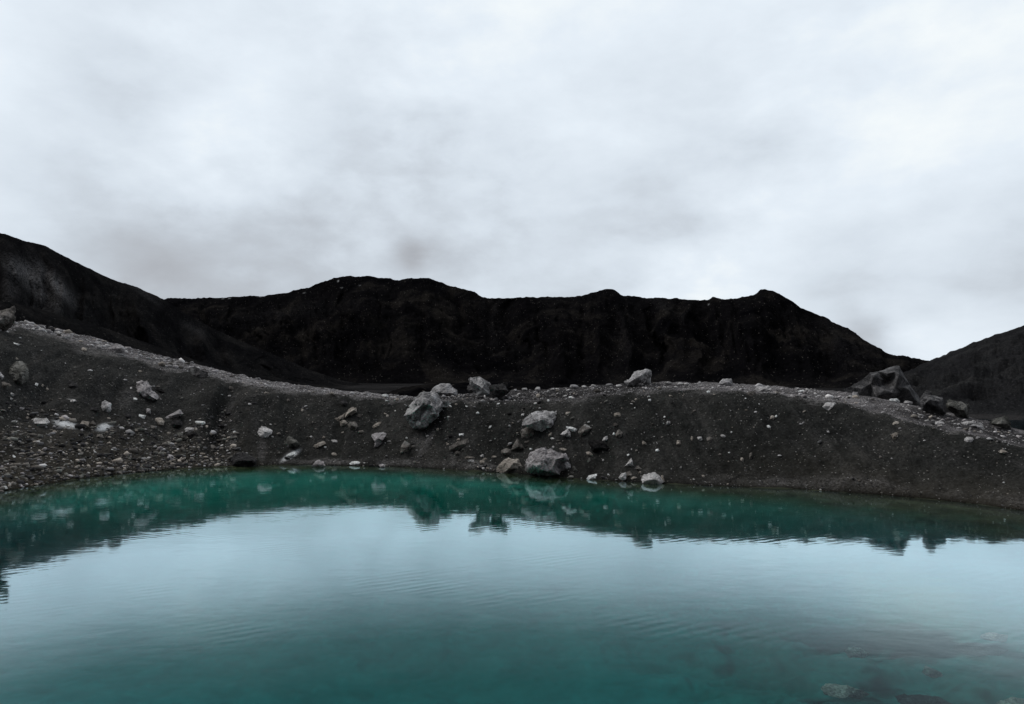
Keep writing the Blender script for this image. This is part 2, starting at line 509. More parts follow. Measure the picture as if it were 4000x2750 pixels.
# ------------------------------------------------------------------ water
def water_mat(name, ior, dens, acol, bumpk, refl=((0, 0), (1, 1))):
    m, ns, ls = new_mat(name)
    out = node(ns, 'ShaderNodeOutputMaterial')
    geo = node(ns, 'ShaderNodeNewGeometry')
    mp = node(ns, 'ShaderNodeMapping')
    mp.inputs['Scale'].default_value = (0.9, 1.6, 1)
    ls.new(geo.outputs['Position'], mp.inputs['Vector'])
    n1 = noise_tex(ns, ls, mp.outputs[0], 1.5, 3, 0.5, .2)
    n2 = noise_tex(ns, ls, mp.outputs[0], 0.25, 2, 0.5)
    wv = node(ns, 'ShaderNodeTexWave', i_Scale=1.15, i_Distortion=2.0, i_Detail=1.0)
    mp2 = node(ns, 'ShaderNodeMapping')
    mp2.inputs['Rotation'].default_value = (0, 0, R(62))
    ls.new(geo.outputs['Position'], mp2.inputs['Vector'])
    ls.new(mp2.outputs[0], wv.inputs['Vector'])
    rm = ramp(ns, [(0.52, 0.0), (0.68, 1.0)])
    ls.new(n2.outputs['Fac'], rm.inputs[0])
    mw = node(ns, 'ShaderNodeMath', operation='MULTIPLY')
    ls.new(wv.outputs['Fac'], mw.inputs[0]); ls.new(rm.outputs[0], mw.inputs[1])
    ad = node(ns, 'ShaderNodeMath', operation='MULTIPLY_ADD', i_1=0.35)
    ls.new(mw.outputs[0], ad.inputs[0]); ls.new(n1.outputs['Fac'], ad.inputs[2])
    bp = node(ns, 'ShaderNodeBump', i_Strength=1.0, i_Distance=bumpk)
    ls.new(ad.outputs[0], bp.inputs['Height'])
    f0 = node(ns, 'ShaderNodeFresnel', i_IOR=ior)
    ls.new(bp.outputs[0], f0.inputs['Normal'])
    fr = ramp(ns, refl)
    ls.new(f0.outputs[0], fr.inputs[0])
    gl = node(ns, 'ShaderNodeBsdfGlossy', i_Roughness=0.045)
    gl.inputs['Color'].default_value = (.745, .935, 1, 1)
    rf = node(ns, 'ShaderNodeBsdfRefraction', i_IOR=1.33, i_Roughness=0.0)
    for s in (gl, rf):
        ls.new(bp.outputs[0], s.inputs['Normal'])
    mx = node(ns, 'ShaderNodeMixShader')
    ls.new(fr.outputs[0], mx.inputs[0]); ls.new(rf.outputs[0], mx.inputs[1]); ls.new(gl.outputs[0], mx.inputs[2])
    ls.new(mx.outputs[0], out.inputs['Surface'])
    va = node(ns, 'ShaderNodeVolumeAbsorption', i_Density=dens)
    va.inputs['Color'].default_value = (*acol, 1)
    ls.new(va.outputs[0], out.inputs['Volume'])
    return m


def water_body(name, outline_far, outline_near, zt, zb, mat):
    """closed body of water between two polylines (x,y lists of the same length)"""
    bm = bmesh.new()
    n = len(outline_far)
    T = [[bm.verts.new((p[0], p[1], zt)) for p in outline_near], [bm.verts.new((p[0], p[1], zt)) for p in outline_far]]
    B = [[bm.verts.new((p[0], p[1], zb)) for p in outline_near], [bm.verts.new((p[0], p[1], zb)) for p in outline_far]]
    for i in range(n - 1):
        bm.faces.new((T[0][i], T[0][i + 1], T[1][i + 1], T[1][i]))
        bm.faces.new((B[0][i], B[1][i], B[1][i + 1], B[0][i + 1]))
        bm.faces.new((T[0][i + 1], T[0][i], B[0][i], B[0][i + 1]))
        bm.faces.new((T[1][i], T[1][i + 1], B[1][i + 1], B[1][i]))
    for i in (0, n - 1):
        bm.faces.new((T[0][i], T[1][i], B[1][i], B[0][i]))
    bmesh.ops.recalc_face_normals(bm, faces=bm.faces)
    me = bpy.data.meshes.new(name); bm.to_mesh(me); bm.free()
    o = link_mesh(name, me, mat)
    return tag(o, kind='structure')


M_WATER = water_mat('lake_water', 1.33, 0.42, (.03, .82, .80), 0.0028, [(0, 0.0), (.10, .030), (.135, .085), (.165, .23), (.19, .41), (.22, .57), (.27, .77), (.33, .78), (.40, .66), (.50, .55), (.65, .62), (1, 1)])
sel = A[::20]
ksel = keys(sel)
far = [(a_ * y_, y_) for a_, y_ in zip(sel, ksel[0] + 0.6 * (ksel[1] - ksel[0]))]
near = [(a_ * 2.5, 2.5) for a_ in sel]
water_body('lake', far, near, 0.0, -7.0, M_WATER)

# ------------------------------------------------------------------ plain and hills behind
aa = np.linspace(-1.5, 1.5, 260)
yy = np.concatenate([np.linspace(34, 200, 110), np.geomspace(205, 5000, 60)])
PA, PY = np.meshgrid(aa, yy)
pz = plain_z(PA, PY) - 0.35 + 0.35 * fbm(PA * PY * .06, PY * .06, oct=5, seed=13)
pz = pz - 30 * sstep(1200, 4000, PY)
# basin of the second pond
pond = np.exp(-(((PA * PY - 66) / 40) ** 2 + ((PY - 92) / 46) ** 2) ** 2)
pz = pz - 1.3 * pond
pale = 0.5 * np.exp(-((PY - 150) / 12) ** 2) * sstep(.5, .6, PA) + 0.25 * sstep(.1, .7, fbm(PA * PY * .03, PY * .1, oct=4, seed=17))
low = keys(PA)
pz = np.where(PY < low[3] + 2.0, np.minimum(pz, -6.0), pz)
o = grid_mesh('ground', PA * PY, PY, pz, M_BACK, {'pale': np.clip(pale, 0, 1) * .2, 'tint': 0 * pz})
tag(o, kind='structure')
M_POND = water_mat('pond_water', 1.4, 1.2, (.05, .3, .35), 0.004)
water_body('pond', [(x, 150) for x in np.linspace(20, 130, 8)], [(x, 60) for x in np.linspace(20, 130, 8)], -4.0, -9.0, M_POND)


def hill_mat(name, lo, mid, hi, s0, speck=(.05, .047, .043), pale_col=(.085, .082, .084)):
    return ground_mat(name, lo, mid, hi, speck, bump=1.0, s0=s0, pale_col=pale_col)


M_MTN = hill_mat('dark_scoria', (.0026, .0026, .0034), (.0072, .0069, .0075), (.0240, .0215, .0195), 0.03, (.12, .11, .10))
HILL_PALE = (.20, .195, .20)
M_HILL = hill_mat('dark_ash_hill', (.0060, .0060, .0068), (.0112, .0110, .0116), (.026, .0245, .0238), 0.05, (.07, .066, .062), HILL_PALE)
M_RHILL = hill_mat('ash_cone', (.0155, .0155, .0168), (.0235, .0235, .0247), (.038, .0375, .0375), 0.06, (.07, .07, .07))


def hill(name, sky, yr, yf, mat, n=700, rows=110, gully=0.12, power=1.1, crag=0.8, seed=0, pale=None, zfoot=None, back=120, snow=()):
    sa, se = curve(sky)
    aa = np.linspace(sa[0], sa[-1], n)
    er = np.interp(aa, sa, se)
    k = np.hanning(7)[1:-1]; k /= k.sum()
    er = np.convolve(np.pad(er, 2, mode='edge'), k, 'valid')
    Yr = np.interp(aa, *zip(*[(ae(p * S, 1465)[0], v) for p, v in yr]))
    Yf = np.interp(aa, *zip(*[(ae(p * S, 1465)[0], v) for p, v in yf]))
    Yf = np.minimum(Yf, Yr - 5)
    er = er + (1.0 / F) * crag * (1.6 * fbm(aa * 90, aa * 0, oct=4, seed=seed + 5) + 1.4 * np.maximum(0, fbm(aa * 260, aa * 0, oct=2, seed=seed + 9)))
    zr = CH + er * Yr
    zf = (plain_z(aa, Yf) - 0.6) if zfoot is None else np.full_like(aa, zfoot)
    t = np.linspace(0, 1, rows)[:, None]
    spur = fbm(aa * 14, aa * 0, oct=4, seed=seed)[None, :]
    wob = fbm((aa * 9)[None, :] + 0 * t, t * 3 + 0 * aa[None, :], oct=3, seed=seed + 2)
    ridged = 1 - np.abs(fbm((aa * 20)[None, :] + 0.22 * wob + 0.5 * t, t * 0.35 + 0 * aa[None, :], oct=4, seed=seed + 3))
    p = t ** power
    cut = np.maximum(0, .30 - np.abs(fbm((aa * 46)[None, :] + 0.5 * wob + 1.2 * t, t * 0.5 + 0 * aa[None, :], oct=3, seed=seed + 11))) / .30
    mask = np.sin(np.pi * np.clip(t, 0, 1)) ** 0.8
    Y = Yf + (Yr - Yf) * t - mask * (Yr - Yf) * gully * (0.7 * spur + 1.1 * (ridged - 0.6) - .18 * cut * cut)
    Z = zf + (zr - zf) * p
    X = aa[None, :] * Y
    Z = Z + mask * (Yr - Yf)[None, :] * 0.018 * fbm(X * .10, Y * .10, Z * .10, oct=6, seed=seed + 7, gain=.6)
    tb = np.linspace(0, 1, 14)[1:, None]
    Yb = Yr + back * tb
    Zb = zr - (zr + 6) * tb ** 1.1
    Y = np.vstack([Y, Yb]); Z = np.vstack([Z, Zb])
    px, py = to_px(aa[None, :] + 0 * Y, (Z - CH) / Y)
    pl = np.zeros_like(Y)
    for (x, y, rx, ry, ang, s_) in (pale or []):
        c_, q_ = math.cos(R(ang)), math.sin(R(ang))
        dx, dy = px - x * S, py - y * S
        u = (dx * c_ + dy * q_) / (rx * S); v = (-dx * q_ + dy * c_) / (ry * S)
        pl = np.maximum(pl, s_ * np.exp(-(u * u + v * v)))
    sn = np.zeros_like(Y)
    for (x, y, rx, ry) in [(q[0], q[1], q[2] * .6, q[3] * .55) for q in snow]:
        sn = np.maximum(sn, .5 * np.exp(-(((px - x * S) / (rx * S)) ** 2 + ((py - y * S) / (ry * S)) ** 2) ** 2))
    o = grid_mesh(name, aa[None, :] * Y, Y, Z, mat, {'pale': np.clip(pl, 0, 1), 'tint': 0 * pl, 'salt': sn})
    return tag(o, kind='structure')


hill('mountain', [(-900, 640), (-300, 665), (200, 672), (370, 677.5), (400, 677), (450, 675), (500, 674), (560, 672), (600, 670), (650, 665), (700, 651), (750, 634), (770, 628), (790, 626.5),
                  (840, 627), (855, 631), (880, 631), (900, 635), (920, 632), (960, 631), (975, 630), (985, 636), (1010, 645), (1050, 655), (1080, 664), (1095, 673), (1110, 677), (1200, 674), (1290, 673),
                  (1330, 667), (1360, 657.5), (1375, 655), (1388, 655), (1400, 663), (1412, 671), (1460, 674), (1540, 678), (1590, 680), (1606, 678), (1617, 672), (1630, 677), (1655, 680), (1690, 672), (1712, 668),
                  (1722, 657), (1735, 655), (1750, 658), (1780, 674), (1800, 685), (1815, 697), (1850, 711), (1900, 735), (1925, 745), (1950, 764), (2000, 794), (2020, 804), (2050, 808), (2085, 813), (2110, 818),
                  (2200, 835), (2350, 850), (2600, 858)],
     [(-900, 620), (600, 640), (1000, 600), (1400, 560), (1735, 500), (2000, 440), (2600, 420)],
     [(-900, 480), (600, 470), (1000, 440), (1700, 360), (2000, 330), (2600, 330)],
     M_MTN, n=1200, rows=150, gully=0.16, crag=1.6, seed=100,
     pale=[(1120, 720, 25, 60, 0, .10), (1410, 760, 30, 70, 10, .12), (1500, 690, 60, 10, 30, .15), (640, 710, 140, 16, -8, .12), (1900, 780, 90, 40, 35, .12)],
     snow=[(505, 677, 5, 1.6), (520, 676.5, 4, 1.5), (590, 672.5, 7, 1.6), (766, 637, 3, 4), (774, 652, 3, 2), (1606, 690, 3, 2.5), (815, 647, 2.5, 2), (690, 664, 5, 1.5)])
hill('hill', [(-1200, 330), (-500, 440), (-200, 500), (0, 528), (20, 533), (40, 541), (60, 548), (80, 551), (100, 556), (125, 570), (150, 583), (200, 608), (260, 635), (310, 651), (330, 660), (350, 668), (370, 678),
              (400, 698), (440, 722), (480, 744), (560, 780), (650, 815), (700, 838), (760, 858), (800, 867), (840, 876)],
     [(-1200, 200), (0, 230), (370, 330), (840, 420)], [(-1200, 100), (0, 130), (370, 240), (840, 400)], M_HILL, n=800, rows=140, gully=0.14, crag=.9, seed=200,
     pale=[(60, 618, 50, 20, 30, .85), (125, 645, 60, 15, 45, .85), (90, 662, 60, 16, 40, .6), (100, 690, 90, 26, 25, .12), (20, 655, 30, 30, 0, .2), (330, 668, 40, 6, 35, .15), (440, 745, 30, 8, 30, .15)])
hill('hill', [(-900, 620), (-200, 675), (0, 680), (60, 695), (130, 712), (200, 732), (250, 748), (350, 783), (450, 818), (550, 843), (650, 862), (720, 873), (800, 884), (860, 892)],
     [(-900, 120), (0, 130), (400, 180), (860, 260)], [(-900, 75), (0, 80), (400, 110), (860, 200)], M_HILL, n=600, rows=80, gully=0.08, crag=.7, seed=300,
     pale=[(330, 806, 60, 8, 17, .12)])
hill('hill', [(1500, 905), (1750, 900), (1900, 890), (2000, 866), (2070, 836), (2105, 818.5), (2130, 809), (2150, 800), (2170, 793), (2200, 779), (2225, 771), (2250, 760), (2290, 748), (2321, 738), (2500, 680), (2900, 560), (3400, 500)],
     [(1500, 330), (2105, 330), (2400, 300), (3400, 300)], [(1500, 190), (2100, 168), (2321, 151), (3400, 150)], M_RHILL, n=700, rows=130, gully=0.045, crag=1.3, seed=400, power=1.25, zfoot=-4.2)
hill('hill', [(820, 905), (862, 897), (890, 885), (915, 878), (950, 873), (1000, 869), (1060, 867), (1150, 868), (1300, 872), (1500, 878), (1700, 884), (1850, 893)],
     [(820, 170), (1850, 190)], [(820, 110), (1850, 110)], M_MTN, n=400, rows=50, gully=0.08, crag=.8, seed=500, zfoot=-4.2)

# ------------------------------------------------------------------ rocks
HYs = np.concatenate([lerp_rows(yw, ye, 140), lerp_rows(ye, yc, 50)[1:]])
HAA = np.broadcast_to(A, HYs.shape)
HZ = terrain(HAA, HYs, tuple(np.broadcast_to(k, HYs.shape) for k in KV))
HE = np.maximum.accumulate((HZ - CH) / HYs, axis=0)


def ground_hit(px, py):
    """distance of the bank seen at a photo pixel; beyond the crest None; on the water its own surface"""
    a, e = ae(px, py)
    i = int(np.clip(np.searchsorted(A, a), 0, len(A) - 1))
    col = HE[:, i]
    if e <= col[0]:
        return CH / -float(e)
    if e > col[-1]:
        return None
    j = int(np.searchsorted(col, e))
    return float(HYs[min(j, len(col) - 1), i])


CROP = {'A': (0, 1100, .564), 'B': (900, 1350, .3759), 'C': (1500, 1350, .3759), 'D': (2000, 1350, .3759), 'E': (2600, 1350, .3759),
        'F': (3200, 1350, .4386), 'G': (3280, 1400, .31), 'H': (0, 1500, .282), 'I': (450, 1400, .282), 'J': (0, 1180, .238),
        'K': (1500, 1480, .188), 'L': (1980, 1580, .188), 'M': (1800, 1440, .1723), 'P': (0, 0, 1.0), 'Q': (0, 1700, .2153)}
N_ROCK = 0


def inside(p, poly):
    r = False
    for i in range(len(poly)):
        x1, y1 = poly[i]; x2, y2 = poly[i - 1]
        if (y1 > p[1]) != (y2 > p[1]) and p[0] < (x2 - x1) * (p[1] - y1) / (y2 - y1) + x1:
            r = not r
    return r


def rock(name, cat, label, group, crop, out, tone, inner=None, depth=0.5, fixY=None, patch=None, lean=0.5, rough=1.0, sink=0.13):
    """one stone: outline (crop px), facets from inner points (x, y, how far they stand out)"""
    global N_ROCK
    N_ROCK += 1
    r_ = random.Random(N_ROCK * 13 + 5)
    ox, oy, s = CROP[crop]
    P = [(ox + x * s, oy + y * s) for x, y in out]
    cx = sum(p[0] for p in P) / len(P); cy = sum(p[1] for p in P) / len(P)
    x0, x1 = min(p[0] for p in P), max(p[0] for p in P)
    y0, y1 = min(p[1] for p in P), max(p[1] for p in P)
    w, h = x1 - x0, y1 - y0
    gr = 1.07
    P = [(cx + (x - cx) * gr, cy + (y - cy) * gr) for x, y in P]
    if inner is None:
        inn = [(cx + r_.uniform(-.08, .08) * w, cy + r_.uniform(-.06, .10) * h, 1.0),
               (cx + r_.uniform(-.22, .22) * w, cy - r_.uniform(.12, .25) * h, r_.uniform(.45, .7)),
               (cx - r_.uniform(.15, .28) * w, cy + r_.uniform(-.08, .15) * h, r_.uniform(.55, .85)),
               (cx + r_.uniform(.15, .28) * w, cy + r_.uniform(-.08, .15) * h, r_.uniform(.5, .8)),
               (cx + r_.uniform(-.15, .15) * w, cy + r_.uniform(.18, .28) * h, r_.uniform(.5, .8))]
        inn = [q for q in inn if inside(q, P)]
    else:
        inn = [(ox + x * s, oy + y * s, d) for x, y, d in inner]
    # where it stands
    bx = min(P, key=lambda p: -p[1])[0] * .5 + cx * .5
    Yb = fixY or ground_hit(bx, y1)
    if Yb is None:
        a_, e_ = ae(bx, y1)
        Yb = float(keys(a_)[3]) + 0.3
    Yt = None if fixY else ground_hit(cx, y0)
    mpp = Yb / F                                         # metres per photo px here
    run = (Yt - Yb) * lean if Yt is not None else 0.18 * h * mpp
    run = min(max(run, 0), 1.1 * h * mpp)
    D = depth * min(w, h) * mpp * 1.25
    sk = sink * min(w, h) * mpp
    nb = len(P)
    V2 = [Vector((p[0] - cx, p[1] - cy)) for p in P] + [Vector((q[0] - cx, q[1] - cy)) for q in inn]
    bul = [0.0] * nb + [q[2] for q in inn]
    vs, es, fs, ov, oe, of = geometry.delaunay_2d_cdt(V2, [], [list(range(nb))], 1, 1e-4)
    bm = bmesh.new()
    front, back = [], []
    for v, src in zip(vs, ov):
        k = src[0] if src else 0
        d = bul[k] if src else 0.5
        px, py = v.x + cx, v.y + cy
        a_, e_ = ae(px, py)
        Yc = Yb + run * (y1 - py) / max(h, 1e-3) + sk
        def pt(Yq):
            return bm.verts.new((a_ * Yq, Yq, CH + e_ * Yq))
        f = pt(Yc - D * d)
        front.append(f)
        back.append(f if d == 0 else pt(Yc + D * max(.35, d) * 0.9))
    for fc in fs:
        try:
            bm.faces.new([front[i] for i in fc])
            bm.faces.new([back[i] for i in reversed(fc)])
        except ValueError:
            pass
    bmesh.ops.recalc_face_normals(bm, faces=bm.faces)
    size = max(w, h)
    cuts = 6 if size > 130 else 5 if size > 80 else 3 if size > 40 else 2 if size > 18 else 1
    if size > 10:
        bmesh.ops.subdivide_edges(bm, edges=bm.edges[:], cuts=cuts, use_grid_fill=True)
    if size > 18:
        bmesh.ops.triangulate(bm, faces=bm.faces[:])
        bmesh.ops.smooth_vert(bm, verts=bm.verts[:], factor=0.22, use_axis_x=True, use_axis_y=True, use_axis_z=True)
    bm.normal_update()
    co = np.array([v.co for v in bm.verts]); nr = np.array([v.normal for v in bm.verts])
    m_ = min(w, h) * mpp
    if size > 18:
        q = co / m_
        nz = 0.058 * fbm(q[:, 0] * 2.2 + N_ROCK, q[:, 1] * 2.2, q[:, 2] * 2.2, oct=4, seed=N_ROCK, gain=.6)
        rg = fbm(q[:, 0] * 3.5 - N_ROCK, q[:, 1] * 3.5, q[:, 2] * 3.5, oct=3, seed=N_ROCK + 3)
        nz = nz - 0.055 * np.maximum(0, 0.22 - np.abs(rg)) / 0.22
        co = co + nr * (nz * m_ * rough)[:, None]
        for v, c in zip(bm.verts, co):
            v.co = c
    org = Vector(co.mean(0))
    org.z = float(co[:, 2].min())
    for v in bm.verts:
        v.co -= org
    me = bpy.data.meshes.new(name)
    bm.to_mesh(me); bm.free()
    if patch:
        pc = np.array([v.co for v in me.vertices]) + np.array(org)
        px, py = to_px(pc[:, 0] / pc[:, 1], (pc[:, 2] - CH) / pc[:, 1])
        val = np.zeros(len(pc))
        for (qx, qy, rx, ry, ang, st) in patch:
            dx, dy = px - (ox + qx * s), py - (oy + qy * s)
            c_, s_ = math.cos(R(ang)), math.sin(R(ang))
            val = np.maximum(val, st * np.exp(-(((dx * c_ + dy * s_) / (rx * s)) ** 2 + ((-dx * s_ + dy * c_) / (ry * s)) ** 2) ** 2))
        at = me.attributes.new('patch', 'FLOAT', 'POINT')
        at.data.foreach_set('value', val.astype(np.float32))
    o = link_mesh(name, me, rock_mat(tone))
    o.location = org
    return tag(o, label, cat, group)


def blob(cx, cy, w, h, rot, seed):
    r_ = random.Random(seed)
    n = r_.choice([6, 7, 7, 8])
    o = []
    for i in range(n):
        t = (i + r_.uniform(-.28, .28)) / n * 2 * math.pi
        k = r_.uniform(.82, 1.10)
        x, y = math.cos(t) * w / 2 * k, math.sin(t) * h / 2 * k
        c, s = math.cos(R(rot)), math.sin(R(rot))
        o.append((cx + x * c - y * s, cy + x * s + y * c))
    return o


GB = 'boulders around the lake'
GR = 'rocks lying on the bank'


def boulder(*a, **k):
    return rock('boulder', 'boulder', a[0], GB, *a[1:], **k)


def rk(*a, **k):
    return rock('rock', 'rock', a[0], GR, *a[1:], **k)


# --- the boulders one can tell apart
boulder('large pale grey boulder split by a cleft, hanging just below the crest', 'K',
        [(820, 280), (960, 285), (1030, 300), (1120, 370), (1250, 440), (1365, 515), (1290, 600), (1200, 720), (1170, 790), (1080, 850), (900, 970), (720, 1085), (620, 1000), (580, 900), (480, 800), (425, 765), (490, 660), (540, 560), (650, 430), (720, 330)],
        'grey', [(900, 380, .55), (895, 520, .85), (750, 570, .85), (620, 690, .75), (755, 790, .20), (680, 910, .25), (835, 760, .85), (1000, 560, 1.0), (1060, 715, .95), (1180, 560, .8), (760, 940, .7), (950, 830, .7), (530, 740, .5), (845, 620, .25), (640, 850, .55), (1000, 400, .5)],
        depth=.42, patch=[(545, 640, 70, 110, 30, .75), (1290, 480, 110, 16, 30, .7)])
boulder('broad pale flat-topped boulder overhanging a brown slab on the slope', 'L',
        [(325, 375), (345, 330), (480, 215), (580, 155), (820, 130), (940, 140), (1015, 145), (1010, 250), (970, 400), (900, 520), (850, 575), (700, 545), (560, 510), (430, 465), (330, 430)],
        'grey', [(510, 400, .85), (680, 320, 1.0), (800, 320, .95), (890, 390, .8), (700, 200, .35), (500, 290, .6), (640, 480, .35), (930, 200, .3), (800, 480, .35), (450, 420, .5)], depth=.6, patch=[(960, 165, 60, 22, -15, .8)])
boulder('smooth brown slab tucked under the overhang of the flat-topped boulder', 'L',
        [(290, 620), (270, 560), (330, 500), (420, 480), (520, 520), (600, 560), (640, 600), (590, 670), (520, 715), (400, 730), (320, 705)], 'brown', [(440, 600, .9), (540, 610, .7), (400, 540, .6)], depth=.4)
boulder('tall triangular brown boulder below the smooth slab', 'L',
        [(95, 940), (130, 860), (185, 740), (215, 705), (260, 740), (310, 830), (375, 900), (370, 930), (250, 945)], 'brown', [(225, 820, .8), (220, 880, 1), (300, 890, .7), (220, 760, .4)], depth=.5)
boulder('huge rounded grey boulder at the waterline with a black hollow in its right side', 'L',
        [(345, 1250), (380, 1170), (430, 1090), (510, 1020), (590, 970), (680, 920), (740, 895), (820, 890), (850, 940), (900, 915), (950, 940), (1010, 1000), (1110, 1020), (1200, 1010), (1250, 1080), (1270, 1170), (1300, 1250), (1290, 1350), (1240, 1440), (1150, 1490), (1000, 1500), (800, 1500), (600, 1480), (450, 1440), (380, 1370)],
        'mauve', [(1150, 1100, .75), (1160, 1200, .0), (1090, 1290, .05), (1130, 1380, .1), (1020, 1140, .98), (970, 1280, 1.0), (1030, 1420, .8), (600, 1100, .75), (800, 1000, .5), (780, 1150, .95), (560, 1250, .9), (700, 1330, 1.0), (850, 1400, .9), (900, 1090, .85), (1230, 1250, .5), (840, 1240, .9), (1240, 1340, .5)], depth=.55, lean=.35)
boulder('tan wedge boulder with a shadowed foot at the waterline, left of the huge hollow boulder', 'C',
        [(1172, 1300), (1180, 1260), (1240, 1190), (1290, 1155), (1390, 1190), (1420, 1235), (1440, 1300), (1400, 1318), (1310, 1318), (1240, 1322)], 'tan', [(1280, 1220, .8), (1350, 1215, .9), (1300, 1275, .95), (1385, 1275, .3)], depth=.6)
boulder('tall grey boulder standing on the crest with a white lower face', 'M',
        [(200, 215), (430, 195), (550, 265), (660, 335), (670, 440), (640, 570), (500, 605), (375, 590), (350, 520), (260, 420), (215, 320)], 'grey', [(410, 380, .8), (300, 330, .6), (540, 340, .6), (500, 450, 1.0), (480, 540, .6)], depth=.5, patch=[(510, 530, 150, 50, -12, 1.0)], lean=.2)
boulder('dark boulder standing behind the tall grey crest boulder', 'M', [(150, 380), (220, 330), (300, 380), (400, 560), (360, 600), (240, 595), (160, 480)], 'dark', depth=.5, fixY=47.5)
boulder('blackish lumpy boulder on the crest leaning to the right', 'M',
        [(640, 420), (680, 360), (820, 335), (960, 325), (1050, 330), (1060, 420), (1140, 430), (1130, 500), (1040, 580), (960, 630), (870, 700), (740, 680), (660, 620)], 'dark', [(800, 480, .9), (980, 470, .9), (1060, 500, .5), (840, 600, .7)], depth=.6, lean=.2)
boulder('rounded grey boulder on the crest just behind the cleft boulder', 'K',
        [(940, 300), (960, 275), (1060, 170), (1210, 105), (1370, 110), (1440, 200), (1510, 240), (1540, 390), (1300, 400), (1100, 400), (960, 380)], 'grey', [(1240, 200, .6), (1280, 290, 1), (1420, 290, .7), (1130, 280, .7)], depth=.5, fixY=46.2)
boulder('slanting grey boulder perched alone on the crest, propped at its right end', 'D',
        [(1165, 400), (1175, 375), (1235, 330), (1270, 280), (1320, 250), (1400, 245), (1440, 270), (1440, 320), (1400, 350), (1330, 390), (1270, 415), (1200, 422)], 'grey', [(1300, 330, .9), (1370, 290, .8), (1220, 380, .8), (1340, 350, .6)], depth=.6, lean=.1)
rk('small grey prop stone under the right end of the slanting crest boulder', 'D', [(1360, 395), (1400, 340), (1440, 330), (1446, 395), (1400, 400)], 'grey', depth=.5, lean=.1)
boulder('low grey block half sunk behind the crest, right of the slanting boulder', 'E', [(545, 400), (570, 370), (600, 347), (680, 345), (690, 375), (700, 415), (600, 420)], 'grey', depth=.5, lean=.1)
boulder('great dark outcrop with a pointed top behind the right-hand crest', 'G',
        [(60, 400), (150, 360), (300, 270), (390, 195), (500, 180), (620, 140), (690, 118), (740, 118), (780, 190), (870, 330), (950, 440), (1010, 510), (1040, 590), (990, 640), (900, 640), (800, 640), (700, 620), (560, 580), (400, 540), (250, 520), (100, 490)],
        'basalt', [(745, 200, .9), (860, 380, .95), (960, 530, .9), (610, 290, .1), (480, 350, .55), (560, 400, .9), (700, 360, .75), (430, 230, .8), (390, 320, .3), (280, 380, .35), (780, 440, .7), (650, 430, .95), (500, 460, .8), (820, 560, .5), (600, 190, .6), (690, 170, .7)], depth=.45, fixY=41.2, rough=.22)
boulder('dark boulder with an arched hollow at its foot, right of the great outcrop', 'G',
        [(1030, 600), (1035, 500), (1060, 450), (1100, 405), (1135, 420), (1170, 460), (1260, 480), (1300, 500), (1315, 560), (1320, 620), (1330, 690), (1220, 700), (1100, 680), (1040, 650)], 'basalt',
        [(1150, 520, 1), (1080, 560, .5), (1250, 540, .8), (1160, 630, .05), (1270, 620, .8), (1170, 585, .8)], depth=.6, lean=.3)
boulder('squarish grey-brown boulder beside the arched one on the right-hand crest', 'G',
        [(1340, 600), (1350, 560), (1385, 520), (1440, 540), (1530, 560), (1620, 570), (1640, 600), (1625, 690), (1610, 755), (1500, 745), (1420, 690), (1350, 640)], 'olive', [(1450, 570, .5), (1480, 640, 1), (1570, 650, .8), (1400, 600, .7)], depth=.6, lean=.3)
boulder('rounded dull boulder at the far right edge beyond the path', 'G', [(1880, 790), (1980, 750), (2060, 730), (2110, 738), (2150, 800), (2155, 890), (2080, 890), (1980, 850), (1900, 815)], 'olive', depth=.5, lean=.2)
boulder('low pale-topped rock beside the double path at far right', 'G', [(1655, 850), (1700, 815), (1780, 810), (1815, 850), (1815, 890), (1770, 895), (1720, 860)], 'grey', depth=.4)
rk('flat pale slab lying on the path left of the low pale-topped rock', 'G', [(1525, 810), (1600, 790), (1720, 795), (1700, 825), (1570, 835)], 'pale', depth=.3)
rk('long pale slab on the path below the arched dark boulder', 'G', [(1190, 830), (1215, 790), (1310, 800), (1320, 820), (1250, 840)], 'pale', depth=.3)
rk('dark undercut stone at the lip of the path below the arched boulder', 'G', [(1120, 800), (1160, 780), (1200, 810), (1200, 845), (1150, 830)], 'dark', depth=.3)
rk('whitish jagged rock on the path in front of the great outcrop', 'G', [(610, 535), (640, 510), (720, 505), (760, 540), (740, 560), (650, 550)], 'white', depth=.35)
rk('pale ragged rock on the path right of the whitish jagged one', 'G', [(800, 560), (830, 530), (920, 550), (915, 575), (840, 585)], 'pale', depth=.35)
rk('small grey rock on the crest in front of the outcrop left foot', 'G', [(155, 465), (170, 420), (230, 425), (240, 475), (190, 480)], 'grey', depth=.4)
rk('pale low stone on the path lip left of the outcrop', 'G', [(100, 480), (130, 462), (160, 478), (150, 500), (115, 500)], 'pale', depth=.4)
boulder('brown-grey lumpy boulder halfway up the left slope', 'I',
        [(265, 450), (295, 380), (300, 330), (370, 310), (440, 330), (490, 370), (510, 430), (570, 480), (630, 560), (600, 582), (500, 592), (400, 575), (320, 515)], 'mauve', [(370, 375, .6), (420, 430, .9), (340, 465, .9), (470, 510, .95), (540, 550, .8), (400, 530, .6)], depth=.5)
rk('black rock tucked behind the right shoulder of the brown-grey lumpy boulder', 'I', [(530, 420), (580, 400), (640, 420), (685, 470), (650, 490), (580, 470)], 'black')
boulder('rounded dark grey boulder on the upper left slope near the photo edge', 'J',
        [(100, 1140), (180, 1080), (250, 1010), (320, 990), (430, 1010), (450, 1100), (500, 1180), (450, 1270), (350, 1340), (200, 1350), (140, 1290), (110, 1210)], 'olive', [(300, 1120, .9), (230, 1190, .6), (350, 1200, 1), (250, 1290, .6), (400, 1130, .8)], depth=.5)
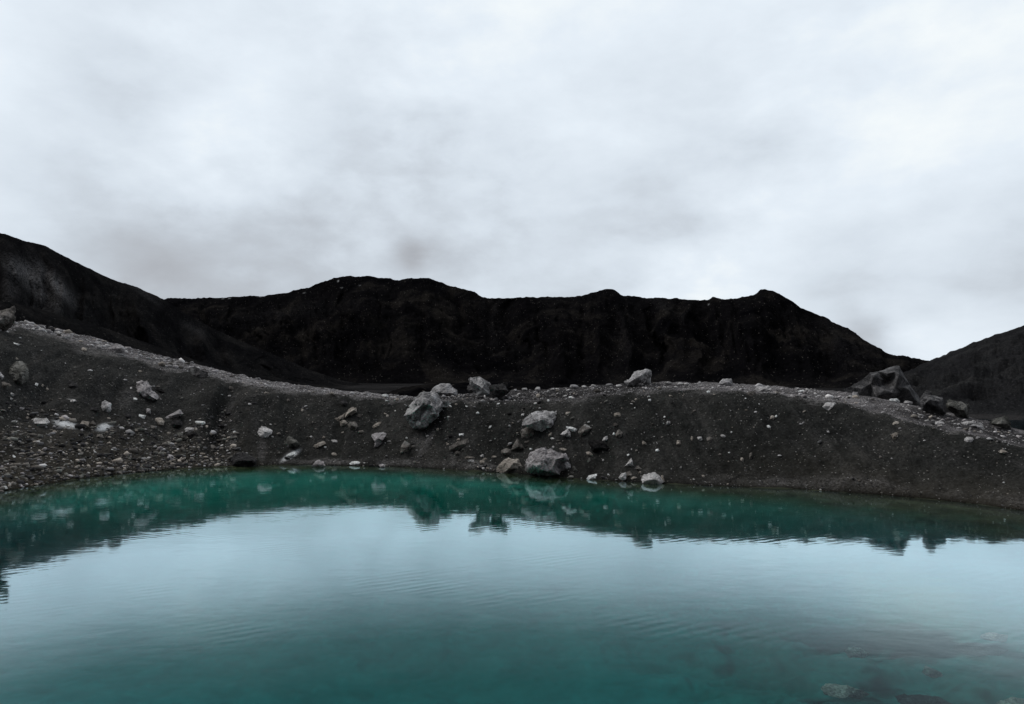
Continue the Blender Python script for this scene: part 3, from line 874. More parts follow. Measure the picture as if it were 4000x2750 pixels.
rk('low grey slab under the left foot of the rounded dark boulder', 'J', [(-60, 1330), (60, 1310), (150, 1340), (190, 1370), (120, 1395), (0, 1405)], 'brown', depth=.4)
rk('grey stone at the left photo edge beside the rounded dark boulder', 'J', [(-40, 1160), (10, 1150), (40, 1190), (70, 1220), (20, 1285), (-30, 1280)], 'grey', depth=.5)
boulder('big pale-sided boulder topping the crest at the left photo edge', 'J',
        [(0, 130), (180, 90), (240, 70), (255, 150), (245, 300), (200, 380), (120, 470), (0, 490), (-80, 440), (-120, 300), (-80, 180)], 'brown', [(80, 220, .9), (0, 300, 1), (180, 250, .6)], depth=.5, patch=[(20, 290, 60, 60, 40, .35)], lean=.3)
boulder('wide flat-topped pale boulder beside the left white patch', 'H', [(435, 540), (440, 490), (500, 470), (640, 475), (685, 530), (640, 580), (560, 600), (480, 595)], 'pale', [(560, 505, .45), (560, 550, 1), (480, 545, .8), (630, 545, .8)], depth=.55)
boulder('pale rounded boulder alone on the dark slope above a light scree chute', 'B', [(285, 900), (290, 860), (330, 835), (380, 850), (425, 885), (425, 920), (390, 955), (340, 965), (295, 935)], 'pale', [(350, 895, 1), (330, 930, .7), (390, 900, .7)], depth=.55)
boulder('dark wedge boulder at the waterline where rubble ends', 'B', [(0, 1190), (60, 1120), (140, 1110), (240, 1155), (265, 1190), (265, 1245), (140, 1258), (20, 1248)], 'dark', [(100, 1150, .6), (150, 1190, 1), (70, 1200, .8), (220, 1200, .7)], depth=.6)
rk('long tan bar-shaped rock slanting on the slope', 'B', [(1085, 750), (1120, 745), (1200, 690), (1265, 645), (1305, 650), (1310, 690), (1250, 730), (1180, 760), (1130, 785)], 'tan', [(1220, 705, 1), (1140, 760, .9), (1280, 670, .9)], depth=.6)
rk('knobbly tan rock under the lower end of the bar-shaped rock', 'B', [(1130, 790), (1175, 765), (1215, 790), (1210, 835), (1150, 845)], 'tan', depth=.5)
rk('knobbly brown rock just right of the one under the bar', 'B', [(1215, 820), (1250, 785), (1300, 790), (1325, 840), (1300, 870), (1245, 885)], 'brown', depth=.5)
rk('olive-grey angular boulder above a white streaked patch', 'B', [(560, 1020), (600, 940), (640, 960), (690, 985), (715, 1020), (690, 1055), (600, 1062)], 'olive', depth=.55)
rk('long lumpy tan rock lying level low on the slope', 'B', [(860, 1060), (870, 1030), (960, 990), (990, 1015), (930, 1055), (880, 1075)], 'tan', depth=.5)
rk('dark cup-shaped rock high on the middle slope', 'B', [(1140, 580), (1160, 550), (1200, 560), (1225, 600), (1200, 635), (1150, 610)], 'dark', depth=.5)
rk('grey notched boulder like a molar on the middle slope', 'B', [(1460, 935), (1520, 910), (1600, 895), (1620, 920), (1580, 1000), (1560, 1050), (1490, 1070), (1500, 1000)], 'mauve', depth=.5)
rk('brown faceted rock below the cleft boulder', 'B', [(1765, 1100), (1780, 1040), (1810, 985), (1870, 1020), (1870, 1070), (1810, 1120)], 'brown', depth=.5, patch=[(1830, 1005, 40, 25, 30, .3)])
rk('tan pointed rock on the slope right of the bar-shaped rock', 'B', [(1475, 845), (1510, 805), (1575, 790), (1570, 820), (1530, 855), (1490, 862)], 'tan', depth=.4)
rk('flat tan diamond stone beside the upper end of the bar-shaped rock', 'B', [(1305, 730), (1335, 705), (1372, 722), (1350, 752), (1315, 748)], 'brown', depth=.3)
rk('mauve rounded boulder at the water edge right of the dark wedge', 'B', [(850, 1245), (880, 1210), (920, 1185), (970, 1205), (990, 1250), (920, 1264), (870, 1262)], 'mauve', depth=.55)
rk('smooth white oval stone lying in the water edge', 'B', [(1238, 1225), (1265, 1203), (1320, 1200), (1352, 1215), (1345, 1236), (1290, 1245), (1250, 1240)], 'white', depth=.5)
rk('dark rock behind two small stones at the waterline', 'B', [(1510, 1230), (1545, 1200), (1575, 1215), (1570, 1250), (1530, 1258)], 'dark', depth=.5)
rk('small mauve stone in the shallows in front of a dark rock', 'B', [(1540, 1240), (1575, 1225), (1610, 1240), (1605, 1262), (1560, 1266)], 'mauve', depth=.5)
boulder('dull brown boulder with a flat face, lower middle slope', 'C', [(685, 1060), (700, 1030), (760, 1000), (870, 970), (880, 1010), (840, 1070), (780, 1098), (690, 1092)], 'brown', [(770, 1040, 1), (830, 1020, .8), (730, 1060, .7)], depth=.45)
rk('pale pebble resting on top of the dull brown flat-faced boulder', 'C', [(750, 985), (770, 962), (790, 965), (785, 990), (760, 998)], 'tan', depth=.5)
rk('small round rock tucked under the dull brown flat-faced boulder', 'C', [(735, 1110), (760, 1092), (795, 1105), (800, 1130), (770, 1142), (740, 1135)], 'brown', depth=.5)
rk('white square-cut stone above the dull brown boulder', 'C', [(778, 918), (785, 915), (830, 910), (826, 938), (780, 945)], 'white', depth=.4)
rk('pale kite-shaped stone alone on the middle slope', 'C', [(1085, 860), (1100, 832), (1118, 830), (1105, 860), (1090, 866)], 'white', depth=.4)
rk('pale block with its shaded left face on the slope', 'L', [(1120, 620), (1190, 560), (1260, 505), (1330, 580), (1340, 650), (1310, 695), (1220, 662)], 'pale', [(1250, 580, .9), (1300, 640, .9), (1200, 620, .6)], depth=.55)
rk('white flat slab leaning on the pale block', 'L', [(1230, 455), (1330, 460), (1460, 510), (1415, 580), (1350, 560), (1240, 490)], 'white', [(1340, 500, .9), (1400, 540, .7)], depth=.4)
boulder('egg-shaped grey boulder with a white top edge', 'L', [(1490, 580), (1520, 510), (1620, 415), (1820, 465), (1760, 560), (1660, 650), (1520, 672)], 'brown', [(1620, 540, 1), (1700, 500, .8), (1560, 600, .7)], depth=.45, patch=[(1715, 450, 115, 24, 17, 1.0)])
rk('pale flat chip above the egg-shaped boulder', 'L', [(1662, 368), (1700, 345), (1780, 352), (1750, 378), (1690, 385)], 'pale', depth=.4)
rk('tan broken stone upslope of the pale block', 'L', [(1212, 165), (1240, 150), (1345, 140), (1310, 210), (1280, 245), (1225, 205)], 'tan', depth=.4)
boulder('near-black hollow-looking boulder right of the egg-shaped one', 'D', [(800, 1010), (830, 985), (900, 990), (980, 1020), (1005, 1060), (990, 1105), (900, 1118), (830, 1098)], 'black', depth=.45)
rk('pale rounded rock on the upper right of the near-black boulder', 'D', [(932, 990), (950, 958), (990, 938), (1006, 960), (995, 990), (965, 1006)], 'pale', depth=.5)
rk('tan rock at the lower left corner of the near-black boulder', 'D', [(763, 1105), (800, 1100), (850, 1138), (825, 1155), (785, 1140)], 'tan', depth=.5)
rk('tall thin grey-green stone below the tan corner rock', 'D', [(785, 1210), (792, 1168), (815, 1172), (815, 1210), (800, 1235)], 'olive', depth=.5)
rk('dark leaning stone beside the right foot of the huge hollow boulder', 'D', [(628, 1250), (650, 1252), (680, 1300), (670, 1318), (640, 1300)], 'olive', depth=.5)
rk('submerged dark stone at the waterline right of the huge hollow boulder', 'D', [(570, 1375), (600, 1348), (635, 1350), (645, 1372), (610, 1385)], 'olive', depth=.5)
boulder('pale mottled boulder sitting in the water edge on the right', 'D', [(1340, 1395), (1370, 1340), (1430, 1325), (1480, 1315), (1510, 1340), (1550, 1380), (1585, 1410), (1540, 1440), (1440, 1440), (1360, 1430)], 'pale', [(1430, 1360, .7), (1480, 1390, 1), (1400, 1400, .8), (1540, 1410, .5)], depth=.55, patch=[(1480, 1350, 30, 20, 0, .6)])
rk('small tan stone leaning on the right end of the pale mottled boulder', 'D', [(1545, 1375), (1560, 1342), (1575, 1370), (1588, 1410), (1565, 1420)], 'tan', depth=.4)
rk('bright white flat stone at the water edge right of the huge hollow boulder', 'D', [(775, 1385), (800, 1350), (890, 1330), (890, 1383), (860, 1392), (790, 1392)], 'white', [(840, 1365, 1)], depth=.5)
rk('pale upright pointed rock on the slope foot above the waterline stones', 'D', [(1172, 1252), (1240, 1165), (1262, 1200), (1262, 1252), (1210, 1260)], 'pale', [(1220, 1220, .9), (1245, 1205, .8)], depth=.5)
rk('pale standing stone at the waterline left of the pale mottled boulder', 'D', [(1105, 1375), (1140, 1322), (1180, 1315), (1187, 1390), (1150, 1408)], 'pale', [(1150, 1360, 1)], depth=.5, patch=[(1165, 1345, 12, 30, 0, .5)])
rk('dark brown rock behind the pale standing stone', 'D', [(1180, 1320), (1220, 1298), (1275, 1350), (1250, 1368), (1195, 1370)], 'brown', depth=.5)
rk('tan stone in the water between standing stone and mottled boulder', 'D', [(1235, 1382), (1260, 1358), (1305, 1370), (1300, 1392), (1250, 1398)], 'tan', depth=.5)
rk('brown rock upslope of the pale mottled boulder', 'D', [(1282, 1265), (1310, 1248), (1350, 1280), (1330, 1300), (1295, 1292)], 'brown', depth=.5)
rk('small round tan stone below the brown upslope rock', 'D', [(1312, 1318), (1332, 1305), (1352, 1318), (1340, 1335), (1318, 1334)], 'tan', depth=.5)
boulder('pale layered boulder high on the right slope under the path', 'E', [(1630, 635), (1680, 590), (1760, 590), (1782, 630), (1750, 665), (1690, 676)], 'pale', [(1700, 620, .8), (1730, 640, 1)], depth=.45)
boulder('flat pale ledge rock on the crest right of the low grey block', 'E', [(930, 450), (950, 425), (1080, 420), (1098, 450), (1060, 470), (960, 480)], 'pale', depth=.35)
rk('brownish flat rock just below the pale ledge rock', 'E', [(840, 490), (870, 475), (930, 480), (940, 515), (880, 528)], 'brown', depth=.35)
rk('mauve rock jutting from the left crest', 'A', [(755, 475), (800, 425), (840, 435), (870, 462), (862, 492), (800, 495)], 'mauve', depth=.5)
rk('long pale slab on the left crest beside the jutting mauve rock', 'A', [(652, 460), (690, 432), (712, 440), (700, 458), (665, 468)], 'pale', depth=.4)
rk('squat tan stone under the left crest rubble', 'A', [(555, 470), (575, 456), (602, 462), (600, 480), (565, 484)], 'tan', depth=.5)
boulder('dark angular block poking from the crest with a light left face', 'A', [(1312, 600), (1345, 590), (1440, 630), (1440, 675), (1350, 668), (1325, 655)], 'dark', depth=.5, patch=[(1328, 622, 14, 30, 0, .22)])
rk('pale purple slab propped on a round dark stone', 'I', [(690, 840), (720, 800), (890, 710), (945, 770), (890, 800), (800, 840), (720, 870)], 'mauve', [(800, 790, .8), (880, 765, .8)], depth=.5, patch=[(850, 755, 90, 20, -28, .25)])
rk('round dark stone carrying the pale purple slab', 'I', [(750, 900), (850, 815), (930, 860), (935, 940), (860, 982), (770, 955)], 'dark', depth=.5)
rk('light flat-topped rock with a black overhang', 'I', [(960, 985), (990, 950), (1105, 960), (1112, 1010), (1040, 1030), (970, 1020)], 'pale', [(1040, 985, .8)], depth=.7)
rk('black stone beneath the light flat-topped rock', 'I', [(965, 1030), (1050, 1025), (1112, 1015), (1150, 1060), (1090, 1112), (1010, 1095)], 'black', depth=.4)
rk('tan rounded rock left of the round dark stone', 'I', [(545, 880), (555, 830), (640, 820), (680, 870), (670, 925), (580, 930)], 'tan', depth=.55)
rk('upright brown stone behind a white slab on the left slope', 'I', [(410, 745), (440, 695), (490, 700), (492, 770), (440, 785)], 'mauve', depth=.5)
rk('broad white slab at the top of the left rubble', 'I', [(240, 790), (300, 765), (425, 790), (400, 845), (330, 845)], 'white', [(330, 800, .9)], depth=.4)
rk('white rounded brick-shaped stone above the black overhang rock', 'I', [(1105, 885), (1120, 865), (1240, 870), (1248, 900), (1200, 928), (1115, 905)], 'white', depth=.5)
rk('mauve boulder low in the left rubble', 'I', [(690, 1375), (740, 1320), (810, 1350), (818, 1400), (750, 1422)], 'mauve', depth=.5)
rk('dark grey-brown rock in rubble near the gully foot', 'I', [(1270, 1230), (1340, 1190), (1408, 1232), (1360, 1275), (1300, 1260)], 'brown', depth=.5)
rk('dark lump at the left end of the broad white slab', 'I', [(105, 790), (150, 755), (235, 785), (210, 825), (140, 828)], 'dark', depth=.5)
rk('long pinkish stone in rubble beside the dark wedge', 'I', [(1140, 1325), (1170, 1305), (1250, 1310), (1240, 1330), (1170, 1345)], 'tan', depth=.5)
rk('pale sliver stone near the foot of the rubble', 'I', [(420, 1400), (450, 1360), (500, 1370), (470, 1398)], 'pale', depth=.4)
rk('pale slanting slab above the left white patch', 'H', [(912, 205), (1000, 205), (1050, 230), (1082, 290), (1070, 306), (1000, 282), (945, 252)], 'pale', [(1010, 240, .8)], depth=.4)
rk('two-tone grey upright rock with a dark base on the left slope', 'H', [(1395, 340), (1410, 260), (1450, 225), (1535, 260), (1540, 350), (1510, 415), (1420, 398)], 'grey', [(1470, 330, 1), (1470, 280, .6), (1480, 370, .5)], depth=.55)
rk('dark rock left of the two-tone upright rock', 'H', [(1200, 350), (1260, 320), (1350, 325), (1380, 355), (1310, 400), (1230, 390)], 'dark', depth=.4)
rk('tan split rock right of the left white patch', 'H', [(1085, 570), (1150, 512), (1240, 525), (1225, 600), (1150, 618)], 'tan', depth=.5)
rk('small brown rock between the two white patches', 'H', [(1250, 545), (1290, 505), (1332, 560), (1292, 582)], 'brown', depth=.5)
rk('tan square-ended stone standing over a dark hollow in the rubble', 'H', [(590, 1000), (640, 965), (665, 990), (660, 1032), (610, 1028)], 'tan', depth=.5)
rk('ragged pale stone at the top of the left rubble near the photo edge', 'H', [(95, 105), (130, 100), (212, 145), (180, 180), (140, 150)], 'pale', depth=.4)
rk('flat pale stone just below the ragged one at the photo edge', 'H', [(88, 205), (140, 182), (187, 205), (150, 228)], 'pale', depth=.4)
rk('white craggy stone low in the left rubble', 'H', [(145, 1000), (180, 975), (222, 1010), (205, 1036), (165, 1030)], 'white', depth=.5)
rk('white stone at the waterline at the left photo edge', 'H', [(0, 1440), (40, 1410), (95, 1415), (108, 1450), (20, 1472)], 'white', depth=.5)
rk('pale chunky stone right of the right white patch', 'H', [(1620, 590), (1660, 580), (1725, 630), (1680, 640), (1630, 615)], 'pale', depth=.4)
rk('dim round stone under the right white patch', 'H', [(1320, 740), (1350, 695), (1420, 700), (1440, 745), (1380, 765)], 'brown', depth=.4)
rk('white flat stone high on the left slope under the crest boulder', 'J', [(103, 695), (190, 658), (318, 690), (312, 718), (120, 718)], 'white', depth=.4)
rk('white blocky stone below the rounded dark boulder', 'J', [(538, 1345), (570, 1315), (632, 1340), (612, 1392), (550, 1388)], 'white', depth=.5)
rk('pale rock touching the right of the white blocky stone', 'J', [(648, 1372), (690, 1330), (728, 1370), (690, 1408)], 'tan', depth=.5)
rk('tan lump downslope of the white blocky pair', 'J', [(735, 1430), (770, 1400), (805, 1435), (770, 1458)], 'tan', depth=.5)
rk('small oval tan stone above the rounded dark boulder', 'J', [(218, 910), (245, 895), (310, 935), (275, 955), (230, 940)], 'tan', depth=.5)
rk('bright long stone on the left crest', 'J', [(590, 405), (625, 392), (705, 430), (690, 442), (620, 425)], 'white', depth=.4)
rk('second bright stone below the long one on the left crest', 'J', [(700, 460), (730, 448), (775, 485), (755, 495), (715, 475)], 'white', depth=.4)
rk('dark lump on the left crest between bright stones', 'J', [(740, 400), (790, 388), (850, 410), (900, 440), (890, 495), (820, 480), (770, 445)], 'dark', depth=.4)
rk('pale squarish stone right of the dark crest lump', 'J', [(905, 485), (950, 475), (990, 500), (990, 530), (930, 520)], 'pale', depth=.4)
rk('dark half-buried mound on the upper left slope', 'J', [(1090, 1330), (1160, 1275), (1250, 1330), (1300, 1390), (1270, 1435), (1160, 1410)], 'dark', depth=.3)
rk('tan oval stone at the right foot of the left crest rubble', 'J', [(1325, 770), (1360, 742), (1420, 760), (1415, 795), (1350, 800)], 'tan', depth=.5)
rk('grey long slab pointing up at the crest edge on the left', 'J', [(1545, 750), (1600, 700), (1670, 690), (1650, 720), (1580, 765)], 'grey', depth=.4)

# --- smaller rocks on the slope and crest: crop, cx, cy, w, h, turn, tone, label
SMALL = [
    ('C', 20, 525, 70, 50, 30, 'white', 'whitish rock breaking the crest line left of the cleft boulder'),
    ('C', 137, 560, 50, 34, 10, 'tan', 'flat tan stone just under the crest left of the cleft boulder'),
    ('M', 1445, 468, 140, 70, 0, 'pale', 'pale dome-shaped stone on the crest right of the blackish boulder'),
    ('M', 1245, 492, 100, 66, 0, 'grey', 'grey arch-shaped stone on the crest beside the blackish boulder'),
    ('M', 1740, 460, 130, 130, 10, 'pale', 'pale upright two-horned stone on the crest'),
    ('M', 1755, 610, 110, 100, -50, 'tan', 'tan broken stone below the two-horned crest stone'),
    ('M', 2085, 470, 120, 80, -8, 'grey', 'grey crest stone right of the two-horned stone'),
    ('M', 2190, 460, 100, 34, 10, 'pale', 'thin pale stone joined to the grey crest stone'),
    ('M', 1305, 575, 110, 34, -32, 'pale', 'pale stick-shaped stone below the crest arch stone'),
    ('M', 735, 710, 150, 60, 20, 'pale', 'pale slab at the foot of the blackish crest boulder'),
    ('M', 690, 740, 150, 60, 10, 'dark', 'dark stone under the pale slab at the blackish boulder'),
    ('M', 450, 640, 190, 80, -10, 'dark', 'dark rock under the white face of the tall crest boulder'),
    ('M', 545, 640, 40, 110, -8, 'pale', 'narrow pale stone standing at the foot of the tall crest boulder'),
    ('M', 850, 798, 90, 34, -20, 'white', 'white sliver below the blackish crest boulder'),
    ('M', 1700, 790, 105, 55, -8, 'pale', 'pale oval stone below the faint lower path'),
    ('M', 1985, 725, 70, 60, -40, 'white', 'white hooked stone on the faint lower path'),
    ('M', 1405, 1043, 90, 50, -30, 'pale', 'pale chip upslope of the flat-topped boulder'),
    ('M', 128, 860, 75, 40, 10, 'white', 'white ragged chip right of the cleft boulder'),
    ('M', 320, 765, 40, 36, 0, 'pale', 'pale chip under the tall crest boulder'),
    ('K', 1500, 530, 55, 60, 20, 'tan', 'pinkish chip beside the right corner of the cleft boulder'),
    ('K', 1338, 792, 66, 45, -15, 'pale', 'pale oval pebble right of the cleft boulder'),
    ('K', 1125, 1050, 75, 60, 0, 'tan', 'tan stone below the tip of the cleft boulder'),
    ('K', 1380, 565, 60, 36, 35, 'white', 'white splinter at the right tip of the cleft boulder'),
    ('K', 470, 1230, 45, 45, -40, 'white', 'white chip above the brown faceted rock'),
    ('K', 115, 1295, 110, 30, 0, 'pale', 'pale crescent-shaped stone left of the brown faceted rock'),
    ('K', 900, 1190, 70, 50, -20, 'pale', 'pale stone at the head of the light scree streak'),
    ('D', 1093, 720, 80, 56, 0, 'tan', 'tan cap-shaped stone mid slope with a dark foot'),
    ('D', 1075, 825, 60, 60, 0, 'brown', 'brown round stone below the tan cap-shaped one'),
    ('D', 1110, 922, 85, 95, 30, 'brown', 'brown oval boulder right of the near-black boulder'),
    ('D', 1057, 918, 24, 36, 10, 'white', 'white pebble touching the brown oval boulder'),
    ('D', 1372, 1016, 58, 50, 10, 'tan', 'tan round stone in the middle of the right slope'),
    ('D', 1733, 1012, 68, 58, 20, 'tan', 'tan knobbly stone leftmost in a row of four'),
    ('D', 1868, 965, 30, 52, 0, 'tan', 'narrow upright tan stone, second in a row of four'),
    ('D', 1953, 968, 65, 50, 0, 'pale', 'pale five-sided stone, third in a row of four'),
    ('D', 2055, 975, 75, 70, -25, 'brown', 'brown pointed stone ending the row of four'),
    ('D', 1633, 805, 72, 46, -10, 'grey', 'grey half-moon stone high on the right slope'),
    ('D', 1588, 742, 28, 22, 0, 'white', 'white pebble above the grey half-moon stone'),
    ('D', 1510, 1092, 40, 38, 0, 'white', 'round white stone alone on the lower right slope'),
    ('D', 1205, 1140, 36, 30, -35, 'white', 'white chip above the pale upright pointed rock'),
    ('D', 1242, 1080, 20, 28, 0, 'pale', 'tiny pale chip upslope of a white chip'),
    ('D', 1430, 566, 36, 28, -25, 'white', 'white chip under the crest below the slanting boulder'),
    ('D', 1288, 560, 28, 28, 0, 'tan', 'tan chip under the crest left of a white chip'),
    ('D', 1420, 530, 34, 20, -15, 'pale', 'pale flake just above the white chip under the crest'),
    ('D', 1275, 648, 18, 14, 0, 'white', 'tiny white fleck below the tan chip'),
    ('D', 1620, 388, 90, 40, 0, 'pale', 'pale ridge stone on the crest right of the slanting boulder'),
    ('D', 1748, 394, 60, 30, 0, 'pale', 'pale low stone on the crest, second right of the slanting boulder'),
    ('D', 1950, 380, 34, 20, 0, 'grey', 'grey knob on the crest before the low grey block'),
    ('D', 2040, 480, 40, 26, 10, 'white', 'white pebble on the path below the low grey block'),
    ('D', 1585, 433, 44, 24, 10, 'grey', 'grey stone in the path right of the slanting boulder'),
    ('D', 645, 425, 100, 50, 5, 'grey', 'dark-sided stone on the crest left of the slanting boulder'),
    ('D', 750, 428, 60, 32, 0, 'pale', 'low pale stone on the crest next to the dark-sided stone'),
    ('D', 845, 418, 60, 32, 10, 'pale', 'pale pointed stone on the crest, left of the slanting boulder'),
    ('D', 1010, 408, 90, 40, 0, 'grey', 'grey heap stone on the crest nearest left of the slanting boulder'),
    ('D', 1110, 416, 70, 30, 0, 'pale', 'pale low stone touching the left foot of the slanting boulder'),
    ('D', 548, 524, 54, 24, -25, 'pale', 'pale flake on the faint lower path'),
    ('D', 607, 536, 40, 20, -10, 'white', 'white flake right of the pale flake on the lower path'),
    ('D', 422, 968, 40, 28, 10, 'pale', 'pale pebble under the flat-topped boulder'),
    ('D', 398, 925, 28, 50, 30, 'tan', 'thin tan splinter at the foot of the flat-topped boulder'),
    ('D', 197, 1077, 40, 26, 30, 'white', 'white chip above the huge hollow boulder'),
    ('D', 480, 990, 40, 24, 0, 'brown', 'brown chip below the pale pebble'),
    ('D', 500, 1018, 36, 24, 15, 'brown', 'brown wedge chip above the huge hollow boulder'),
    ('D', 535, 1082, 85, 40, 15, 'tan', 'tan flat rock behind the top of the huge hollow boulder'),
    ('D', 428, 1055, 28, 34, 0, 'pale', 'pale stone perched behind the summit of the huge hollow boulder'),
    ('D', 948, 1195, 26, 36, 0, 'pale', 'pale upright chip below the near-black boulder'),
    ('D', 1000, 1340, 20, 18, 0, 'white', 'white pebble near the waterline left of the standing stone'),
    ('C', 887, 1168, 110, 40, -5, 'tan', 'tan flat rock near the waterline left of the tan wedge boulder'),
    ('C', 905, 1200, 90, 34, 10, 'grey', 'grey flat rock below the tan flat one near the waterline'),
    ('C', 1018, 1150, 50, 40, -30, 'pale', 'pale stone topping a small cluster near the tan wedge boulder'),
    ('C', 1045, 1185, 50, 40, 0, 'tan', 'tan stone in the middle of the small waterline cluster'),
    ('C', 1018, 1210, 54, 44, 20, 'tan', 'tan round stone lowest in the small waterline cluster'),
    ('C', 1150, 1158, 80, 32, 5, 'tan', 'long tan stone above the tan wedge boulder'),
    ('C', 1030, 1278, 34, 32, 0, 'pale', 'round pale pebble at the waterline left of the tan wedge boulder'),
    ('C', 1080, 1274, 46, 20, 0, 'tan', 'flat tan pebble at the waterline beside the round pale one'),
    ('C', 1270, 1105, 120, 84, 10, 'brown', 'brown rounded rock between triangular boulder and tan wedge'),
    ('C', 975, 1265, 60, 30, 0, 'dark', 'dark wet stone at the waterline by the pebble pair'),
    ('C', 1488, 1005, 60, 40, 0, 'brown', 'brown disc set in the slope under the smooth slab'),
    ('E', 295, 1390, 28, 14, 10, 'pale', 'pale pebble on the right shore left of the dried rim'),
    ('E', 392, 1356, 40, 26, 30, 'tan', 'tan wedge stone on the right shore above the waterline'),
    ('E', 160, 1265, 24, 30, 20, 'pale', 'pale pebble low on the right slope'),
    ('E', 795, 1187, 42, 46, 0, 'tan', 'tan knobbly stone low on the right slope beside an upright one'),
    ('E', 885, 1150, 40, 78, 12, 'brown', 'brown upright stone low on the right slope'),
    ('E', 565, 1132, 34, 26, 0, 'brown', 'brown pebble left of the upright stone'),
    ('E', 662, 1112, 26, 16, 0, 'white', 'white pebble near the brown pebble on the right slope'),
    ('E', 598, 938, 56, 34, 20, 'pale', 'pale triangular chip right of the row of four'),
    ('E', 686, 902, 22, 22, 0, 'white', 'white fleck right of the pale triangular chip'),
    ('E', 1072, 845, 46, 32, 40, 'white', 'white leaf-shaped stone on the right slope'),
    ('E', 1110, 752, 60, 50, 30, 'tan', 'tan wedge with a white neighbour on the upper right slope'),
    ('E', 1152, 735, 30, 30, -40, 'white', 'white chip leaning on the tan wedge of the upper right slope'),
    ('E', 992, 770, 22, 16, 0, 'white', 'white pebble left of the tan wedge on the upper right slope'),
    ('E', 840, 673, 38, 24, 10, 'tan', 'flat tan chip under the crest on the right slope'),
    ('E', 935, 692, 36, 24, 0, 'grey', 'grey chip right of the flat tan chip'),
    ('E', 1440, 684, 46, 18, -35, 'tan', 'thin tan splinter left of the pale layered boulder'),
    ('E', 1410, 815, 58, 28, 15, 'grey', 'grey pair-like stone below the pale layered boulder'),
    ('E', 1692, 898, 46, 18, 40, 'pale', 'pale splinter below the pale layered boulder'),
    ('E', 1478, 460, 60, 28, 5, 'pale', 'pale rounded stone on the right crest'),
    ('E', 1405, 472, 70, 24, -10, 'white', 'white flat stone on the right crest left of the rounded one'),
    ('E', 1370, 448, 60, 26, 10, 'pale', 'pale flat stone behind the white flat one on the right crest'),
    ('E', 505, 508, 26, 18, 0, 'tan', 'small tan pebble just under the right crest'),
    ('E', 830, 550, 22, 16, 0, 'white', 'white pebble beneath the brownish flat rock'),
    ('E', 1480, 540, 34, 20, 0, 'pale', 'pale flake at the lower path edge on the right'),
    ('E', 1918, 530, 44, 22, 5, 'pale', 'pale flake on the path before the great outcrop'),
    ('F', 675, 808, 74, 72, 20, 'tan', 'tan shield-shaped rock on the far right slope'),
    ('F', 685, 690, 66, 40, -10, 'tan', 'tan oval rock above the shield-shaped one'),
    ('F', 1335, 838, 84, 52, -8, 'pale', 'pale lumpy rock under the lower path at far right'),
    ('F', 1415, 822, 50, 26, 5, 'grey', 'grey flat rock touching the pale lumpy one at far right'),
    ('F', 1640, 947, 86, 40, 12, 'tan', 'tan flat rock at the far right slope'),
    ('F', 938, 845, 22, 14, 0, 'pale', 'pale pebble right of the shield-shaped rock'),
    ('F', 1815, 848, 40, 14, 0, 'pale', 'pale splinter at the right photo edge by the path'),
    ('F', 1690, 775, 24, 16, 0, 'tan', 'small tan stone between the two tracks of the path'),
    ('F', 85, 768, 30, 16, 40, 'pale', 'pale splinter left on the far right slope'),
    ('B', 600, 570, 40, 36, 0, 'brown', 'brown chip high on the slope left of the dark cup-shaped rock'),
    ('B', 747, 670, 28, 32, 10, 'tan', 'tan chip upslope of the dark hole'),
    ('B', 572, 747, 32, 18, 0, 'pale', 'pale flake left of the tan chip'),
    ('B', 200, 606, 38, 22, 10, 'grey', 'grey flake high on the slope near the crest'),
    ('B', 838, 948, 34, 22, 0, 'pale', 'pale pebble above the long lumpy tan rock'),
    ('B', 970, 956, 34, 32, 0, 'tan', 'tan pebble above the right end of the long lumpy rock'),
    ('B', 1080, 998, 84, 44, 8, 'pale', 'pale flat rock right of the long lumpy tan rock'),
    ('B', 986, 1058, 34, 22, 0, 'white', 'white oval pebble under the long lumpy tan rock'),
    ('B', 1078, 1134, 66, 46, 0, 'tan', 'tan rounded rock near the shore below the pale flat one'),
    ('B', 434, 947, 40, 20, 10, 'pale', 'pale flake at the foot of the pale rounded boulder'),
    ('B', 416, 820, 32, 18, 0, 'pale', 'pale pebble above the pale rounded boulder'),
    ('B', 462, 818, 34, 26, 0, 'brown', 'brown pebble right of the pale one above the rounded boulder'),
    ('B', 40, 900, 36, 22, -25, 'white', 'white oval pebble in the dark gully side'),
    ('B', 1168, 902, 40, 18, -25, 'tan', 'thin tan flake below the knobbly rocks'),
    ('B', 620, 1140, 150, 50, -28, 'white', 'white streaked slab lying below the olive-grey boulder'),
    ('B', 1390, 1220, 30, 18, 0, 'pale', 'pale pebble right of the white oval stone in the water edge'),
    ('B', 1890, 1170, 44, 26, 0, 'dark', 'dark stone on the pale shore rim below the brown faceted rock'),
    ('B', 1940, 1215, 90, 40, 5, 'brown', 'brown low rock at the pale shore rim'),
    ('B', 1715, 678, 22, 14, 0, 'pale', 'pale fleck left of the cleft boulder'),
    ('B', 1632, 730, 26, 30, 20, 'tan', 'pink-tan chip between bar-shaped rock and cleft boulder'),
    ('B', 1605, 525, 70, 40, 20, 'white', 'white corner-shaped stone on the crest left of the cleft boulder'),
    ('B', 1480, 505, 60, 30, -10, 'pale', 'pale crest stone left of the white corner-shaped one'),
    ('B', 1740, 565, 36, 24, 0, 'tan', 'tan chip beside the left shoulder of the cleft boulder'),
    ('I', 345, 180, 60, 44, 15, 'tan', 'tan stone upslope of the brown-grey lumpy boulder'),
    ('I', 220, 413, 42, 46, 0, 'pale', 'pale stone left of the brown-grey lumpy boulder'),
    ('I', 275, 563, 76, 44, 8, 'white', 'white stone at the foot of the brown-grey lumpy boulder'),
    ('I', 455, 288, 80, 28, 28, 'brown', 'thin brown slab above the brown-grey lumpy boulder'),
